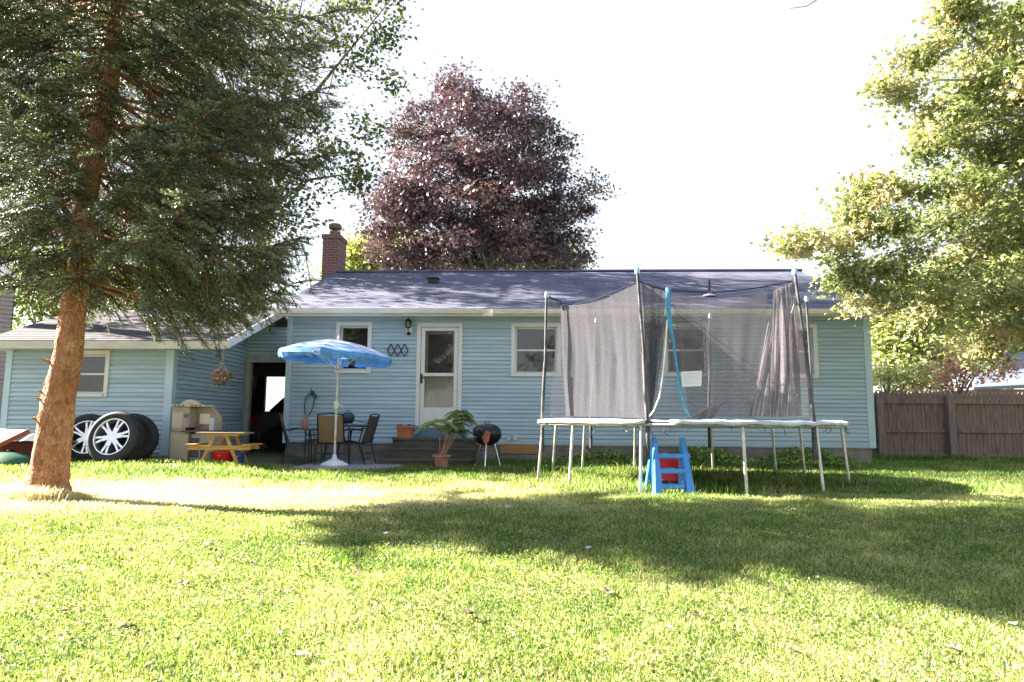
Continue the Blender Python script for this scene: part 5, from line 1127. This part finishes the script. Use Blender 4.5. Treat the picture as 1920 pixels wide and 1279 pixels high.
NV=[]; NT=[]; limb_mb = MB(); twig_mb = MB()
secs = []      # (p0, dir, len, hi-detail)
def limb(z, az, Lb, droop, hi):
    c_ = trunk_at(z); d = Vector((math.cos(az), math.sin(az), 0)); pts=[]; n=8; side = Vector((-d.y, d.x, 0)); wob = random.uniform(-.12,.12)
    for i in range(n+1):
        t_ = i/n; pts.append(c_ + d*(Lb*t_) + side*(wob*math.sin(t_*3)*Lb*.5) + Vector((0,0, Lb*(-droop*math.sin(t_*math.pi*.62) + .16*t_**3))))
    r0 = .007+.0065*Lb if hi else .01+.006*Lb
    limb_mb.tube([p_-SB for p_ in pts], [r0*(1-.85*i/n) for i in range(n+1)], 6, caps=False)
    step = .031 if hi else .10; s = Lb*(.20 if hi else .12); sd = 1
    while s < Lb:
        t_ = s/Lb; i = min(int(t_*n), n-1); p_ = pts[i].lerp(pts[i+1], t_*n-i); td = (pts[i+1]-pts[i]).normalized()
        ln = (.22+.62*(1-t_)**.8*min(1, .35+t_*2))*random.uniform(.6,1.25)*(Lb/2.8)**.35
        if t_ < .32 and random.random() < .4: s += step*random.uniform(.6,1.4); sd = -sd; continue
        dr = td*random.uniform(.5,.9) + side*sd*random.uniform(.55,1.0) + Vector((0,0,random.uniform(-.42,-.02) if random.random() < .75 else random.uniform(-1.1,-.4)))
        secs.append((p_, dr.normalized(), ln, hi)); sd = -sd; s += step*random.uniform(.6,1.4)
    secs.append((pts[-1], (pts[-1]-pts[-2]).normalized(), .3, hi))
z = 2.35; wi = 0
while z < 13.0:
    hi = z < 5.9; nl_ = 8 if hi else 6; off = wi*2.4
    for k in range(nl_):
        az = off + 2*math.pi*k/nl_ + random.uniform(-.25,.25); dx, dy = math.cos(az), math.sin(az)
        Lb = 2.75 if z < 6.0 else 3.0*(1-(z-6.0)/7.4)**.8
        Lb *= random.uniform(.80,1.06)
        if dx > .35: Lb *= .84
        elif dx > .0: Lb *= .92
        drp = .20 if z < 3.2 else .13
        if z < 2.9:
            if dx < .15: Lb *= .30 + .2*(z-2.35)
            elif dy < -.55: Lb *= .6
            drp = .16
        if 2.9 <= z < 3.5 and dx < -.2: Lb *= .62
        if 3.5 <= z < 6 and dx < -.3: Lb *= .9
        if dy < -.7 and z < 5.2: Lb *= .5           # open front, trunk shows
        if dy < -.35 and z > 3: Lb *= .9
        if dy > .4 and z > 3.2: Lb *= 1.06
        if Lb > .35: limb(z+random.uniform(-.05,.05), az, Lb, drp, hi)
    z += .29 if hi else .60; wi += 1
# hanging right-hand skirt
for (px, py, Yk) in ((300,500,6.9),(380,500,7.0),(460,500,7.4),(330,470,7.9),(505,480,7.6),(420,540,7.2),(400,560,6.9),(350,540,7.1),(440,520,7.7)):
    q = at(px, py, Y=Yk)
    for i in range(7): secs.append((q+Vector((random.uniform(-.35,.35), random.uniform(-.3,.3), random.uniform(-.1,.25))), Vector((random.uniform(-.3,.5), random.uniform(-.3,.3), -.6)).normalized(), random.uniform(.25,.45), True))
# secondaries -> tertiary twigs
tb=[]; td_=[]; tl=[]; th=[]; tt=[]
for (p_, d, ln, hi) in secs:
    n = 5; pts = [p_ + d*(ln*i/n) + Vector((0,0,-.28*ln*(i/n)**2)) for i in range(n+1)]
    (twig_mb if hi else limb_mb).tube([q-SB for q in pts], [.005 if hi else .006]*n+[.002], 3, caps=False)
    side = d.cross(Vector((0,0,1))); side = side.normalized() if side.length > 1e-3 else Vector((1,0,0)); upn = side.cross(d)
    step = .030 if hi else .10; s = .03; sd = 1; tone = random.random()
    while s < ln:
        t_ = s/ln; i = min(int(t_*n), n-1); q = pts[i].lerp(pts[i+1], t_*n-i); l = (.06+.16*(1-t_))*random.uniform(.7,1.2)*(1 if hi else 1.6)
        dd = d*random.uniform(.7,1.1) + side*sd*random.uniform(.5,.9) + upn*random.uniform(-.08,.22) + Vector((0,0,random.uniform(-.35,-.02)))
        tb.append(q[:]); td_.append(dd.normalized()[:]); tl.append(l); th.append(hi); tt.append(tone); sd = -sd; s += step*random.uniform(.7,1.3)
    tb.append(pts[-2][:]); td_.append(d[:]); tl.append(.12); th.append(hi); tt.append(tone)
    if hi:
        for i in range(n): tb.append(pts[i][:]); td_.append((pts[i+1]-pts[i]).normalized()[:]); tl.append(ln/n); th.append(True); tt.append(tone)
tb = np.array(tb); td_ = np.array(td_); tl = np.array(tl); th = np.array(th); tt = np.array(tt)
import sys; sys.stderr.write('TW %d %d\n' % (len(tb), th.sum()))
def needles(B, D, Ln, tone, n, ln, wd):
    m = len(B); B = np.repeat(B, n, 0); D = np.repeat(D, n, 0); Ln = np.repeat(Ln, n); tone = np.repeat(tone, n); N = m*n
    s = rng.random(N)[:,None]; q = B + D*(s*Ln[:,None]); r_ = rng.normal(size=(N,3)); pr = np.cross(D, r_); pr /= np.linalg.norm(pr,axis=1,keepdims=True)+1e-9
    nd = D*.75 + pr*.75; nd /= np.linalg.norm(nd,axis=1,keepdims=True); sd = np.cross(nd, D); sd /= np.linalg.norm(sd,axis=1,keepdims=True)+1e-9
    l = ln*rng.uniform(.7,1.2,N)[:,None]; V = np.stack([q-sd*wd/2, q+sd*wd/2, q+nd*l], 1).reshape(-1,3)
    F_ = np.arange(N*3).reshape(-1,3); A = np.repeat(np.clip(tone*.60+rng.uniform(0,.25,N)+.40*(s[:,0]-.4),0,1),3); return V, F_, A  # tone rises towards twig tips, standing in for sunlit sprays
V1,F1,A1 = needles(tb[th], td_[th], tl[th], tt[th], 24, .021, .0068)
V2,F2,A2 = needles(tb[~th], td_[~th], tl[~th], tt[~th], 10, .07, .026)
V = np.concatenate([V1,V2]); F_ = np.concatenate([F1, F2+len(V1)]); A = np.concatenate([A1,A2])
ML_SPR = leafmat('spruce_needle', [(0,(.018,.032,.015)),(.42,(.050,.076,.034)),(.75,(.18,.21,.11)),(1,(.34,.37,.22))], .12, .45, spec=.5)  # pale end of the ramp brightened to imitate sun on the sprays
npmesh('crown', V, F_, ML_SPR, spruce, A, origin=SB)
limb_mb.build('limbs', M_BARK, spruce, smooth=True); twig_mb.build('twigs', M_TWIG, spruce)

# bird feeder
q = at(277, 565, Y=7.3); bf = thing('bird_feeder', 'green tube bird feeder hanging from a spruce limb above the wing roof', 'bird feeder', q, 0)
mb = MB(); mb.lathe([(0,-.12),(.10,-.12),(.10,-.10),(.075,-.095),(.075,-.09),(0,-.09)], 18); mb.build('tray', M_TEAL, bf)
mb = MB(); mb.lathe([(.07,-.09),(.07,.12)], 18); mb.build('tube', mat('green_tube', (.06,.11,.08), .3, .3, 20, (1,1,.2)), bf, smooth=True)
mb = MB(); mb.lathe([(.10,.12),(.085,.15),(.03,.18),(0,.19)], 18); mb.tube([(0,0,.18),(0,0,.75)], .003, 4); mb.build('lid_and_wire', M_TEAL, bf)

# ------------------------------------------------------------------ ground-cover and grass
ML_IVY = leafmat('ivy_leaf', [(0,(.04,.12,.03)),(.5,(.15,.26,.06)),(.85,(.40,.45,.14)),(1,(.6,.6,.25))], .35)
P=[]
for (x0, x1, dens, hmax) in ((1022,1140,1800,.30),(1140,1240,1900,.32),(1240,1600,6500,.42)):
    for i in range(dens):
        px = random.uniform(x0, x1); v = -random.uniform(.05,.75); u = hl(px, 850, v)[0]; h_ = hmax*(1-abs(v+.3)/.6)*random.uniform(.2,1)*(.7+.3*math.sin(u*3.1)); q = HM @ Vector((u, v, max(.02,h_))); P.append((q.x,q.y,q.z))
P = np.array(P); V,F_,A = leaves(P, .075, rng.random(len(P)), 'leaf', 1.5); o = npmesh('ivy', V, F_, ML_IVY, None, A, origin=(0,0,0)); tag(o, 'low leafy ground cover along the house foundation', 'ground cover', kind='stuff')

def blades(n, sampler, h, wd, tone_off=0.0, clover=False):
    x, y = sampler(n); z = gz(x, y); n = len(x)
    a = rng.uniform(0, 2*np.pi, n); ca, sa = np.cos(a), np.sin(a); hh = h*rng.uniform(.45,1.35,n)*(1+.45*np.sin(x*3.7+np.sin(y*5))*np.sin(y*4.1+np.sin(x*3))); lean = hh*rng.uniform(.1,1.1,n); b_ = rng.uniform(0,2*np.pi,n)
    w_ = wd*rng.uniform(.7,1.3,n)/2
    p0 = np.stack([x-ca*w_, y-sa*w_, z-.004], 1); p1 = np.stack([x+ca*w_, y+sa*w_, z-.004], 1)
    md = np.stack([x+np.cos(b_)*lean*.35, y+np.sin(b_)*lean*.35, z+hh*.62], 1); c3 = np.stack([ca*w_*.8, sa*w_*.8, np.zeros(n)],1)
    tip = np.stack([x+np.cos(b_)*lean, y+np.sin(b_)*lean, z+hh], 1)
    V = np.stack([p0,p1,md+c3,md-c3,tip],1).reshape(-1,3); k = (np.arange(n)*5)[:,None]
    F_ = np.concatenate([k+np.array([[0,1,2]]), k+np.array([[0,2,3]]), k+np.array([[3,2,4]])])
    pat = .5+.5*np.sin(x*1.7+np.sin(y*1.3)*1.5)*np.sin(y*1.9+np.sin(x*.8)*2)
    dry = ss(1.2, 0, np.abs(y-8.0)-.8)*ss(1.5,-1.0,x)*.34 + ss(2.2,0.3,np.hypot(x-SB.x,(y-SB.y)*1.2)-.4)*.38
    t_ = np.clip(pat*.20 + .12*np.sin(x*6.1+2*np.sin(y*4.3))*np.sin(y*7.3+1.5*np.sin(x*5.1)) + rng.uniform(.02,.55,n) + dry + tone_off, 0, 1)
    return V, F_, np.repeat(t_,5)
def samp(y0, y1, pw=1.0):
    def f(n):
        y = y0+(y1-y0)*rng.random(n)**pw; hw = y*.80+.7; x = rng.uniform(-1,1,n)*hw
        ok = ~((y > 11.9) & (x > -6.0) & (x < -2.0) & (y < 15)) 
        L_ = np.array(HI)[:3,:]; u = L_[0,0]*x+L_[0,1]*y+L_[0,3]; v = L_[1,0]*x+L_[1,1]*y+L_[1,3]
        ok &= ~((v > 0) & (u > 0) & (u < UR)) & ~((v > VW) & (u < 0)); return x[ok], y[ok]
    return f
parts = [blades(190000, samp(1.9, 4.5), .028, .0042, .12), blades(190000, samp(4.5, 8.5), .034, .0065, .06), blades(170000, samp(8.5, 17.2), .055, .011, -.08)]
# taller uncut tufts along walls, under trampoline and around trunk
def edge(n):
    k = rng.integers(0, 5, n); x = np.empty(n); y = np.empty(n)
    m_ = k==0; x[m_] = rng.uniform(-9.5,-6.5,m_.sum()); y[m_] = 12.55+rng.uniform(-.35,.15,m_.sum())
    m_ = k==1; x[m_] = rng.uniform(-2,7.4,m_.sum()); y[m_] = 13.8+rng.uniform(-.5,.3,m_.sum())
    m_ = k==2; r_ = rng.uniform(0,2.3,m_.sum()); a = rng.uniform(0,6.28,m_.sum()); x[m_] = TC.x+r_*np.cos(a); y[m_] = TC.y+r_*np.sin(a)
    m_ = k==3; x[m_] = rng.uniform(7.4,14,m_.sum()); y[m_] = 17.0+rng.uniform(-.5,.1,m_.sum())
    m_ = k==4; a = rng.uniform(0,6.28,m_.sum()); r_ = .27+np.abs(rng.normal(0,.08,m_.sum())); x[m_] = SB.x+r_*np.cos(a); y[m_] = SB.y+r_*np.sin(a)
    return x, y
parts.append(blades(26000, edge, .11, .010, -.1))
off=0; VV=[];FF=[];AA=[]
for v_,f_,a_ in parts: VV.append(v_);FF.append(f_+off);AA.append(a_);off+=len(v_)
ML_GRASS = leafmat('grass_blade', [(0,(.02,.085,.014)),(.35,(.15,.25,.04)),(.7,(.50,.48,.25)),(1,(.70,.64,.48))], .42, .5, tcol=(1.45,1.35,.85), spec=.35)
o = npmesh('grass', np.concatenate(VV), np.concatenate(FF), ML_GRASS, None, np.concatenate(AA)); tag(o, 'short sunlit lawn grass', 'grass', kind='stuff')
# small broad weeds (clover) for the near lawn
x, y = samp(1.9, 7.0)(90000); P = np.stack([x, y, gz(x,y)+rng.uniform(.01,.035,len(x))],1); V,F_,A = leaves(P, .020, rng.uniform(0.05,.62,len(P)), 'leaf', 2.5)
o = npmesh('clover', V, F_, ML_GRASS, None, A); tag(o, 'small clover leaves through the near lawn', 'ground cover', kind='stuff')

# brown needle litter round the spruce
a = rng.uniform(0, 6.283, 9000); r_ = np.abs(rng.normal(.2, .75, 9000))+.2; x = SB.x+r_*np.cos(a)*1.3; y = SB.y+r_*np.sin(a); P = np.stack([x, y, gz(x,y)+rng.uniform(.005,.03,9000)],1)
V,F_,A = leaves(P, .013, rng.random(9000), 'leaf', 3); o = npmesh('needle_litter', V, F_, leafmat('litter', [(0,(.10,.05,.03)),(1,(.36,.22,.15))], 0), None, A); tag(o, 'brown needle litter round the foot of the spruce', 'litter', kind='stuff')

# fallen leaves
M_DRY = mat('dry_leaf', (.20,.13,.09), .8, .35, 30); M_DRYP = mat('pale_dry_leaf', (.50,.44,.40), .8, .2, 30)
def dleaf(px, py, m, lab, s, grp):
    q = None
    for it in range(1):
        d = ray(px, py); tpar = 1.0
        z = 0
        for _ in range(12): q = at(px, py, Z=z); z = g(q.x, q.y)
    mb = MB(); n = 9; vs = [(0,0,.012)]
    for k in range(n):
        a = 2*math.pi*k/n; r_ = s*(.55+.45*abs(math.sin(a*2.5)))*random.uniform(.8,1.15); vs.append((r_*math.cos(a), r_*math.sin(a), .01+random.uniform(0,.5)*s))
    mb.add(vs, [(0, k+1, (k+1)%n+1) for k in range(n)]); mb.tube([(0,0,.01),(s*1.1,s*.5,.012)], .0015, 4); o = mb.build('fallen_leaf', m); place(o, (q.x,q.y,z+.022), random.uniform(0,6)); tag(o, lab, 'leaf', grp)
for px, py in ((50,1160),(148,1176),(120,1158),(245,1040),(340,1104),(672,1072),(668,1086),(566,1030),(546,1118),(700,1148),(470,1065),(240,1190),(1135,1118),(1140,1122),(1310,1165),(1250,1190),(1650,1172),(1790,1230),(880,1165),(1500,1240)):
    dleaf(px, py, M_DRY, 'small dry brown leaf curled in the sunlit foreground grass', random.uniform(.022,.04), 'brown leaves on the lawn')
for px, py in ((568,1242),(820,1042),(722,1010),(952,958),(754,932),(1400,934),(1488,962),(1104,1038),(1900,1182),(386,1030),(350,964),(150,1078)):
    dleaf(px, py, M_DRYP, 'pale bleached leaf or scrap lying in the lawn', random.uniform(.025,.045), 'pale leaves on the lawn')
